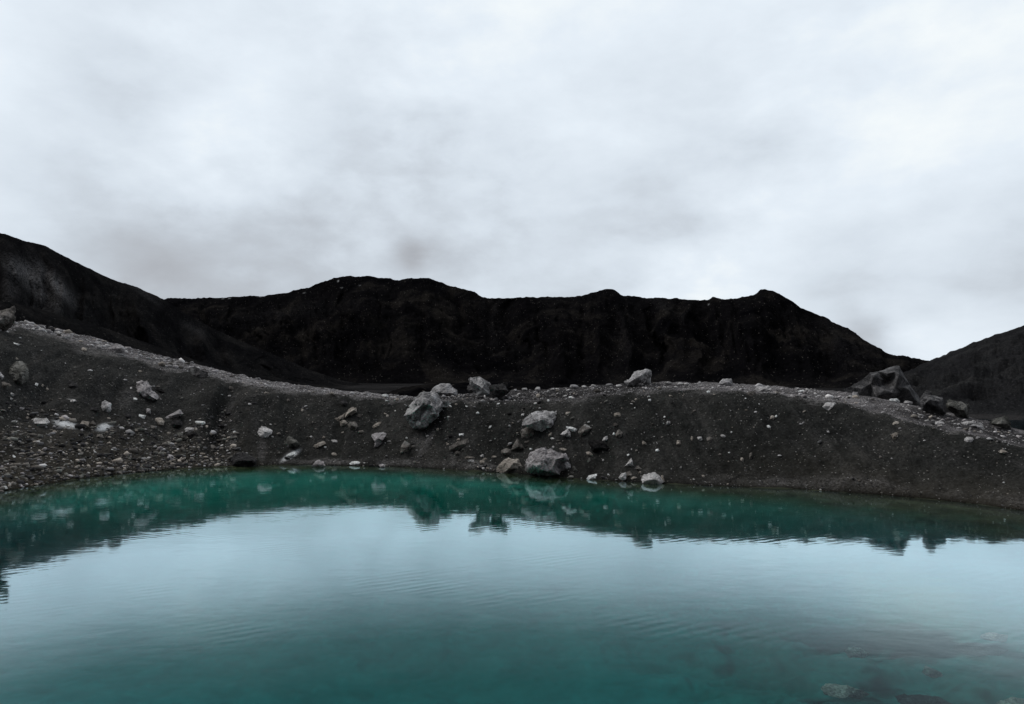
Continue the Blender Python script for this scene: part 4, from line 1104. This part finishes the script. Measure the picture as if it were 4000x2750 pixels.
    ('I', 1578, 522, 64, 36, -10, 'pale', 'pale stone in the light gully'),
    ('I', 1455, 860, 60, 24, 0, 'pale', 'pale flake at the gully foot'),
    ('I', 1650, 1020, 46, 26, -35, 'white', 'white oval chip on the dark slope right of the gully'),
    ('I', 1600, 420, 90, 70, 10, 'brown', 'brown hollowed stone near the gully head'),
    ('I', 1045, 857, 40, 20, 0, 'white', 'white chip right of the round dark stone'),
    ('I', 1195, 997, 34, 16, 0, 'white', 'white fleck above the black overhang'),
    ('I', 80, 965, 110, 56, 15, 'pale', 'pale flat stone below the dark lump in the left rubble'),
    ('I', 300, 995, 76, 66, -20, 'tan', 'tan upright stone in the rubble below the broad white slab'),
    ('I', 515, 960, 120, 70, 10, 'brown', 'brown low stone left of the tan rounded rock foot'),
    ('I', 1180, 945, 70, 30, 5, 'mauve', 'mauve stone just under the white brick-shaped stone'),
    ('I', 70, 1100, 120, 70, 5, 'dark', 'dark stone with a pale cap in the left rubble'),
    ('I', 1480, 1205, 60, 30, -10, 'pale', 'pale stone in the rubble right of the gully foot'),
    ('I', 1465, 1250, 44, 34, 0, 'tan', 'tan stone below the pale one at the gully foot'),
    ('I', 1610, 1232, 40, 30, 0, 'tan', 'tan pebble above the dark wedge boulder'),
    ('I', 1495, 1362, 50, 40, 0, 'tan', 'tan block left of the dark wedge boulder'),
    ('I', 1400, 1315, 80, 36, 0, 'tan', 'long tan stone below the grey-brown rubble rock'),
    ('I', 835, 1180, 52, 30, -10, 'tan', 'tan pebble in the middle of the rubble'),
    ('I', 795, 1305, 56, 30, 0, 'tan', 'tan stone resting against the mauve rubble boulder'),
    ('I', 430, 1500, 160, 90, 5, 'dark', 'dark hollow rock in the rubble at the waterline'),
    ('I', 370, 1135, 34, 22, 0, 'white', 'white-green chip in the rubble'),
    ('I', 900, 1060, 110, 90, 20, 'olive', 'olive dim stone left of the black overhang stone'),
    ('I', 320, 1262, 90, 30, 15, 'tan', 'long pale tan stone low in the rubble'),
    ('I', 140, 1460, 70, 50, 10, 'tan', 'tan stone near the waterline in the rubble'),
    ('Q', 690, 115, 100, 46, -8, 'pale', 'pale stone in the upper left rubble'),
    ('Q', 180, 193, 76, 52, -10, 'pale', 'pale pinkish stone upslope of the white craggy one'),
    ('Q', 80, 227, 90, 56, 5, 'tan', 'tan rounded stone near the left photo edge'),
    ('Q', 890, 245, 110, 34, 3, 'tan', 'long tan stone above the square-ended stone'),
    ('Q', 1140, 316, 64, 54, 0, 'pale', 'pale knob right of the square-ended stone'),
    ('Q', 1425, 345, 70, 54, 10, 'pale', 'pale cracked stone in the middle of the left rubble'),
    ('Q', 1715, 305, 90, 50, 25, 'pale', 'pale slanted stone with a tan neighbour in the rubble'),
    ('Q', 1265, 468, 74, 40, 10, 'white', 'white stone low in the rubble'),
    ('Q', 1528, 465, 70, 60, 0, 'mauve', 'pinkish block low in the rubble'),
    ('Q', 1605, 565, 90, 80, 30, 'tan', 'pinkish tan pointed stone near the shore'),
    ('Q', 1145, 552, 70, 40, 0, 'tan', 'tan smooth stone left of the pinkish block'),
    ('Q', 1020, 522, 110, 42, 3, 'tan', 'long tan stone below the square-ended stone'),
    ('Q', 1590, 695, 100, 46, -8, 'pale', 'pale flat stone at the waterline in the rubble'),
    ('Q', 720, 690, 120, 90, 10, 'dark', 'dark grey rock near the waterline at left'),
    ('Q', 890, 660, 110, 76, 0, 'brown', 'brown cracked rock near the waterline at left'),
    ('Q', 1045, 720, 110, 70, 30, 'brown', 'brown slanted rock at the waterline'),
    ('Q', 1545, 226, 76, 56, 0, 'tan', 'tan round stone in the upper middle rubble'),
    ('Q', 2030, 392, 120, 66, -10, 'brown', 'brown flat rock in the right part of the rubble'),
    ('Q', 2270, 510, 80, 54, 0, 'tan', 'tan peak-shaped stone near the shore'),
    ('Q', 1790, 565, 110, 50, 0, 'mauve', 'mauve slab near the shore'),
    ('Q', 550, 780, 150, 60, -5, 'mauve', 'mauve long rock at the waterline near the left edge'),
    ('Q', 170, 880, 60, 56, 0, 'pale', 'pale stone just above the white stone at the waterline'),
    ('Q', 410, 845, 120, 60, 5, 'black', 'black wet rock at the waterline near the left edge'),
    ('Q', 190, 770, 110, 70, 0, 'black', 'black rock above the waterline at the left edge'),
    ('Q', 110, 720, 190, 60, -12, 'olive', 'olive long slab near the left photo edge'),
    ('Q', 25, 575, 90, 70, 0, 'mauve', 'pinkish stone at the left photo edge in the rubble'),
    ('Q', 2020, 262, 80, 34, 5, 'white', 'white thin stone in the rubble under the dim round stone'),
    ('Q', 2110, 325, 100, 60, 0, 'black', 'black stone below the white thin one'),
    ('Q', 530, 315, 70, 50, 20, 'tan', 'tan stone left of the square-ended stone'),
    ('Q', 550, 380, 90, 40, -10, 'tan', 'tan flat stone lower left of the square-ended stone'),
    ('Q', 700, 450, 80, 44, -20, 'mauve', 'mauve stone left of the dark hollow in the rubble'),
    ('Q', 920, 415, 80, 44, -20, 'mauve', 'mauve stone right under the square-ended stone'),
]
for i, (c, x, y, w, h, rot, tone, lab) in enumerate(SMALL):
    rock('stone', 'stone', lab, 'smaller stones on the bank and crest', c, blob(x, y, w, h, rot, i + 900), tone, depth=.5)

# --- boulders lying on the lake bed close to the right-hand shore
SUB = [(3885, 2462, 130, 50, 8, 'tan', .22, 'pale topped boulder just under the surface at the right photo edge'),
       (3290, 2620, 200, 90, 12, 'tan', .7, 'pale boulder under water at the bottom right'),
       (3975, 2668, 200, 110, 0, 'tan', .8, 'pale boulder under water in the bottom right corner'),
       (3340, 2455, 100, 40, 5, 'tan', 1.1, 'faint pale stone under water right of centre'),
       (3640, 2530, 90, 50, 30, 'tan', 1.0, 'faint pale stone under water between the bigger ones'),
       (3180, 2705, 340, 80, 8, 'dark', 1.0, 'long black rock under water at the bottom edge'),
       (3620, 2640, 260, 90, 22, 'dark', 1.0, 'black slanted rock under water at the bottom right'),
       (3980, 2735, 220, 90, 5, 'dark', .5, 'black rock under water in the bottom right corner'),
       (3830, 2495, 230, 60, 6, 'dark', .4, 'dark rock under the pale topped boulder at the right edge'),
       (3560, 2710, 330, 80, 14, 'tan', .9, 'long pale rock under water at the bottom right edge'),
       (2500, 2690, 140, 60, 0, 'tan', .9, 'dim pale stone under water at the bottom edge')]
for i, (x, y, w, h, rot, tone, dep, lab) in enumerate(SUB):
    a_, e_ = ae(x, y)
    Yw = CH / -float(e_)
    o = rock('boulder', 'boulder', lab, 'boulders on the lake bed', 'P', blob(x, y, w, h, rot, 300 + i), tone, depth=.6, fixY=Yw, rough=1.2)
    hgt = max(v.co.z for v in o.data.vertices)
    o.scale.z = max(1.0, 0.55 / hgt)
    ex = [max(v.co[k] for v in o.data.vertices) - min(v.co[k] for v in o.data.vertices) for k in (0, 1)]
    o.scale.y = max(1.0, .8 * ex[0] / ex[1])
    o.location.z = -dep - hgt * o.scale.z

# ------------------------------------------------------------------ grit too fine to count
def icos():
    t = (1 + 5 ** .5) / 2
    v = np.array([(-1, t, 0), (1, t, 0), (-1, -t, 0), (1, -t, 0), (0, -1, t), (0, 1, t), (0, -1, -t), (0, 1, -t), (t, 0, -1), (t, 0, 1), (-t, 0, -1), (-t, 0, 1)], float)
    v /= np.linalg.norm(v[0])
    f = np.array([(0, 11, 5), (0, 5, 1), (0, 1, 7), (0, 7, 10), (0, 10, 11), (1, 5, 9), (5, 11, 4), (11, 10, 2), (10, 7, 6), (7, 1, 8), (3, 9, 4), (3, 4, 2), (3, 2, 6), (3, 6, 8), (3, 8, 9), (4, 9, 5), (2, 4, 11), (6, 2, 10), (8, 6, 7), (9, 8, 1)])
    return v, f


def grit_mat():
    m, ns, ls = new_mat('loose_stones')
    out = node(ns, 'ShaderNodeOutputMaterial')
    b = node(ns, 'ShaderNodeBsdfPrincipled', i_Roughness=0.95)
    b.inputs['Specular IOR Level'].default_value = 0.0
    at = node(ns, 'ShaderNodeAttribute', attribute_name='col')
    geo = node(ns, 'ShaderNodeNewGeometry')
    n = noise_tex(ns, ls, geo.outputs['Position'], 18, 4, .7)
    r = ramp(ns, [(0.3, .55), (0.7, 1.4)])
    ls.new(n.outputs['Fac'], r.inputs[0])
    c = mixc(ns, ls, .8, at.outputs['Color'], r.outputs[0], 'MULTIPLY')
    ls.new(c, b.inputs['Base Color'])
    ls.new(b.outputs[0], out.inputs[0])
    return m


M_GRIT = grit_mat()


def grit(name, px, py, size_px, cols, label, cat):
    """px,py: photo pixels of the stones, dropped onto the bank"""
    a, e = ae(px, py)
    ii = np.clip(np.searchsorted(A, a), 0, len(A) - 1)
    Y = np.empty(len(a)); ok = np.zeros(len(a), bool)
    for k in range(len(a)):
        col = HE[:, ii[k]]
        if col[0] < e[k] < col[-1]:
            j = np.searchsorted(col, e[k])
            Y[k] = HYs[j, ii[k]]; ok[k] = True
    a, e, Y, size_px, cols = a[ok], e[ok], Y[ok], size_px[ok], cols[ok]
    n = len(a)
    V, Fc = icos()
    s = size_px * Y / F / 2
    sh = rng.uniform(.6, 1.25, (n, 1, 3)) * np.array([1.15, 1.0, .62])
    vv = V[None] * (1 + rng.uniform(-.28, .28, (n, 12, 1))) * sh * s[:, None, None]
    th = rng.uniform(0, 2 * np.pi, n); c, q = np.cos(th), np.sin(th)
    x = vv[..., 0] * c[:, None] - vv[..., 1] * q[:, None]; y = vv[..., 0] * q[:, None] + vv[..., 1] * c[:, None]
    tl = rng.normal(0, .35, n); c, q = np.cos(tl), np.sin(tl)
    z = vv[..., 2] * c[:, None] - x * q[:, None]; x = vv[..., 2] * q[:, None] + x * c[:, None]
    P = np.stack([x + (a * Y)[:, None], y + Y[:, None], z + (CH + e * Y + 0.15 * s)[:, None]], -1).reshape(-1, 3)
    Q = (Fc[None] + (np.arange(n) * 12)[:, None, None]).reshape(-1, 3)
    me = bpy.data.meshes.new(name)
    me.vertices.add(len(P)); me.vertices.foreach_set('co', P.ravel())
    me.loops.add(Q.size); me.loops.foreach_set('vertex_index', Q.ravel().astype(np.int32))
    me.polygons.add(len(Q))
    me.polygons.foreach_set('loop_start', np.arange(0, Q.size, 3, dtype=np.int32))
    me.polygons.foreach_set('loop_total', np.full(len(Q), 3, np.int32))
    me.update(calc_edges=True)
    ca = me.attributes.new('col', 'FLOAT_COLOR', 'POINT')
    cc = np.concatenate([np.repeat(cols, 12, 0), np.ones((n * 12, 1))], 1)
    ca.data.foreach_set('color', cc.astype(np.float32).ravel())
    o = link_mesh(name, me, M_GRIT)
    return tag(o, label, cat, kind='stuff')


def tones(n, spec):
    names = list(spec)
    p = np.array([spec[k] for k in names], float); p /= p.sum()
    ch = rng.choice(len(names), n, p=p)
    base = np.array([TONES[k][1] for k in names])[ch]
    return base * rng.uniform(.5, 1.5, (n, 1))


# rubble below the left slope
n = 9000
px = rng.uniform(-250, 960, n) ; t = rng.beta(1.0, 1.5, n)
ywp = to_px(ae(px, 0 * px + 1700)[0], ci(WATER, ae(px, 0 * px + 1700)[0]))[1]
top = np.interp(px, [-250, 0, 250, 520, 720, 860, 900, 960], [1500, 1520, 1600, 1640, 1660, 1560, 1620, 1780])
py = ywp - 2 - t * (ywp - top)
sz = np.clip(rng.lognormal(1.95, .62, n), 3.5, 40) * np.interp(px, [-250, 300, 900], [1.25, 1.0, .8])
keep = rng.random(n) < (1 - 0.8 * t * (fbm(px / 90, py / 60, oct=3, seed=77) > 0)) * np.interp(px, [-250, 700, 880, 960], [1, 1, .7, .2])
grit('rubble', px[keep], py[keep], sz[keep], 1.25 * tones(n, {'tan': 2.4, 'brown': 6, 'grey': .5, 'dark': 4.5, 'basalt': 4, 'mauve': .7, 'pale': .3, 'olive': 2.5})[keep], 'brown and tan stony rubble covering the foot of the left slope', 'rubble')
# path gravel
n = 12000
px = rng.uniform(-100, 4100, n)
a_ = ae(px, 0 * px + 1520)[0]
k_ = keys(a_)
yq = k_[1] + (k_[3] - k_[1]) * rng.beta(1.3, 1.3, n) - 0.5 * rng.random(n)
zq = terrain(a_, yq, k_)
px, py = to_px(a_, (zq - CH) / yq)
sz = np.clip(rng.lognormal(1.0, .55, n), 1.6, 18) * np.interp(px, [0, 900, 1600], [1.7, 1.25, 1.0])
big = rng.random(n) < np.interp(px, [0, 100, 500, 900, 1100, 2500, 3000, 4000], [.10, .12, .10, .05, .02, .02, .04, .05])
sz[big] = np.clip(rng.lognormal(2.5, .45, big.sum()), 6, 34)
grit('gravel', px, py, sz, tones(n, {'pale': 2.5, 'grey': 5, 'mauve': 2.5, 'tan': .8, 'brown': 1}), 'pale loose gravel along the path on the crest', 'gravel')
# grit over the slopes
n = 24000
px = rng.uniform(-100, 4100, n)
a_ = ae(px, 0 * px + 1700)[0]
k_ = keys(a_)
yq = k_[0] + (k_[1] - k_[0]) * rng.random(n)
zq = terrain(a_, yq, k_)
px, py = to_px(a_, (zq - CH) / yq)
cl = fbm((px + .35 * py) / 75, py / 170, oct=4, seed=91)
keep = rng.random(n) < np.clip(.40 + 1.3 * cl, .06, 1) * np.interp(px, [0, 1100, 2700, 3300, 4000], [1, 1, .7, .55, .45])
sz = np.clip(rng.lognormal(1.0, .58, n), 1.5, 22)
big = rng.random(n) < np.interp(px, [0, 1000, 1900, 2500, 2700, 4000], [.035, .03, .03, .02, .006, .006])
sz[big] = np.clip(rng.lognormal(2.35, .4, big.sum()), 6, 26)
grit('grit', px[keep], py[keep], sz[keep], tones(n, {'pale': .5, 'white': .2, 'grey': 2, 'tan': 1.0, 'brown': 4, 'dark': 6, 'basalt': 4, 'olive': 2})[keep], 'scattered small grit on the dark ash slope', 'grit')

# stones washed along the waterline
n = 2600
px = rng.uniform(700, 4100, n)
a_ = ae(px, 0 * px + 1850)[0]
k_ = keys(a_)
yq = k_[0] - .15 + np.abs(rng.normal(0, .55, n))
zq = terrain(a_, yq, k_)
px, py = to_px(a_, (zq - CH) / yq)
sz = np.clip(rng.lognormal(1.15, .6, n), 1.6, 20)
keep = fbm(px / 60, px * 0, oct=3, seed=95) > -.25
grit('shingle', px[keep], py[keep], sz[keep], tones(n, {'tan': 1.2, 'brown': 4, 'grey': .8, 'dark': 5, 'basalt': 3, 'pale': .25, 'olive': 2})[keep], 'dark and tan shingle strewn along the waterline', 'shingle')

# ------------------------------------------------------------------ sky and light
W = bpy.data.worlds.new('World')
SC.world = W
W.use_nodes = True
nt = W.node_tree; ns, ls = nt.nodes, nt.links
for n_ in list(ns):
    ns.remove(n_)
out = node(ns, 'ShaderNodeOutputWorld')
bg = node(ns, 'ShaderNodeBackground', i_Strength=0.1)
ls.new(bg.outputs[0], out.inputs[0])
SUN_EL, SUN_AZ = R(54), R(-62)             # azimuth from +Y (ahead), negative = to the left
sky = node(ns, 'ShaderNodeTexSky', sky_type='NISHITA')
sky.sun_disc = False
sky.sun_elevation = SUN_EL
sky.sun_rotation = SUN_AZ
tc = node(ns, 'ShaderNodeTexCoord')
D_ = tc.outputs['Generated']
mp = node(ns, 'ShaderNodeMapping')
mp.inputs['Scale'].default_value = (1, 1, 1.9)
mp.inputs['Location'].default_value = (3.1, .7, .2)
ls.new(D_, mp.inputs['Vector'])
n1 = noise_tex(ns, ls, mp.outputs[0], 2.8, 7, .50, .12)
n2 = noise_tex(ns, ls, mp.outputs[0], 8.0, 6, .55, .15)
val = node(ns, 'ShaderNodeMath', operation='MULTIPLY_ADD', i_1=0.50, i_2=0.895 - .25)
ls.new(n1.outputs['Fac'], val.inputs[0])
v2 = node(ns, 'ShaderNodeMath', operation='MULTIPLY_ADD', i_1=0.21)
ls.new(n2.outputs['Fac'], v2.inputs[0])
sub = node(ns, 'ShaderNodeMath', operation='SUBTRACT', i_1=0.105)
ls.new(val.outputs[0], sub.inputs[0]); ls.new(sub.outputs[0], v2.inputs[2])
n3 = noise_tex(ns, ls, mp.outputs[0], 19.0, 5, .6, .2)
v3 = node(ns, 'ShaderNodeMath', operation='MULTIPLY_ADD', i_1=0.10)
ls.new(n3.outputs['Fac'], v3.inputs[0])
sub3 = node(ns, 'ShaderNodeMath', operation='SUBTRACT', i_1=0.05)
ls.new(v2.outputs[0], sub3.inputs[0]); ls.new(sub3.outputs[0], v3.inputs[2])
cur = v3.outputs[0]
CLOUDS = [(490, 310, .17, .26), (240, 235, .12, -.05), (1080, 215, .16, -.02), (1000, 330, .24, .03), (250, 160, .13, -.10), (290, 545, .14, -.12), (560, 600, .34, -.27), (700, 560, .25, -.10), (1300, 610, .26, -.17), (1050, 600, .10, -.04),
          (2030, 430, .24, .08), (2180, 740, .08, .08), (2260, 570, .12, -.20), (1940, 640, .13, -.20), (2290, 660, .10, -.10), (925, 570, .025, -.12), (900, 605, .04, -.05), (945, 600, .022, -.07), (1600, 340, .17, -.07),
          (30, 110, .10, .08), (1990, 785, .04, -.16), (1940, 755, .04, -.12), (2100, 715, .13, .10), (1760, 600, .12, .05), (1200, 80, .2, .04), (1750, 100, .2, -.03), (780, 520, .12, .06), (640, 640, .03, .06)]
for (x, y, r_, s_) in CLOUDS:
    a_, e_ = ae(x * S, y * S)
    d = Vector((float(a_), 1.0, float(e_))).normalized()
    dist = node(ns, 'ShaderNodeVectorMath', operation='DISTANCE')
    ad = node(ns, 'ShaderNodeVectorMath', operation='MULTIPLY_ADD')       # ragged edges
    ls.new(n2.outputs['Color'], ad.inputs[0])
    ad.inputs[1].default_value = (r_ * .9,) * 3
    sh = node(ns, 'ShaderNodeVectorMath', operation='SUBTRACT')
    ls.new(D_, sh.inputs[0]); sh.inputs[1].default_value = (r_ * .45,) * 3
    ls.new(sh.outputs[0], ad.inputs[2])
    ls.new(ad.outputs[0], dist.inputs[0]); dist.inputs[1].default_value = d
    mr = node(ns, 'ShaderNodeMapRange', interpolation_type='SMOOTHSTEP')
    mr.inputs['From Min'].default_value = 0; mr.inputs['From Max'].default_value = r_ * 1.3
    mr.inputs['To Min'].default_value = s_; mr.inputs['To Max'].default_value = 0
    ls.new(dist.outputs['Value'], mr.inputs['Value'])
    a2 = node(ns, 'ShaderNodeMath', operation='ADD')
    ls.new(cur, a2.inputs[0]); ls.new(mr.outputs[0], a2.inputs[1])
    cur = a2.outputs[0]
cl = node(ns, 'ShaderNodeClamp', i_Min=0.35, i_Max=1.1)
ls.new(cur, cl.inputs[0])
# unseen sky behind the camera, dimmed to cut light on slopes facing it
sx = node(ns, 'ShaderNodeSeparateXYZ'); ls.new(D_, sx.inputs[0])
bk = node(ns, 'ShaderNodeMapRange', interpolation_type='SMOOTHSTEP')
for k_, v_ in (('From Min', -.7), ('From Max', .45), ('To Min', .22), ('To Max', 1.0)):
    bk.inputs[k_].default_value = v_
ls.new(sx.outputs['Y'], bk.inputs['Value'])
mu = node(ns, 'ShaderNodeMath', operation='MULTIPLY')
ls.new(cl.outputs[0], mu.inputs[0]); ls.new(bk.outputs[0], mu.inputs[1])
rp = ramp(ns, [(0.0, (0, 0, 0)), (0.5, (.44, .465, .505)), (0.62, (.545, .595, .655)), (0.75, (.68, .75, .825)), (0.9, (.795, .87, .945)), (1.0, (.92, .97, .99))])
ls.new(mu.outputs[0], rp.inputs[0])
sc10 = node(ns, 'ShaderNodeVectorMath', operation='SCALE')
sc10.inputs['Scale'].default_value = 10.0
ls.new(rp.outputs[0], sc10.inputs[0])
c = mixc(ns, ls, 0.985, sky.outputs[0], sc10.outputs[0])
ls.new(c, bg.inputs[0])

sd = bpy.data.lights.new('sun', 'SUN')
sd.energy = 1.9
sd.angle = R(40)
sd.color = (1.0, .97, .93)
so = bpy.data.objects.new('sun', sd)
COL.objects.link(so)
v = Vector((math.cos(SUN_EL) * math.sin(SUN_AZ), math.cos(SUN_EL) * math.cos(SUN_AZ), math.sin(SUN_EL)))
so.rotation_euler = (-v).to_track_quat('-Z', 'Y').to_euler()
so.location = v * 60

vs = SC.view_settings
vs.view_transform = 'Standard'; vs.look = 'None'; vs.gamma = 1; vs.exposure = 0.0; vs.use_curve_mapping = False
SC.display_settings.display_device = 'sRGB'
cy = SC.cycles
cy.max_bounces = 8; cy.diffuse_bounces = 2; cy.glossy_bounces = 3; cy.transmission_bounces = 6; cy.transparent_max_bounces = 6; cy.volume_bounces = 0
cy.caustics_refractive = True; cy.caustics_reflective = False
cy.use_denoising = True
cy.sample_clamp_indirect = 4.0
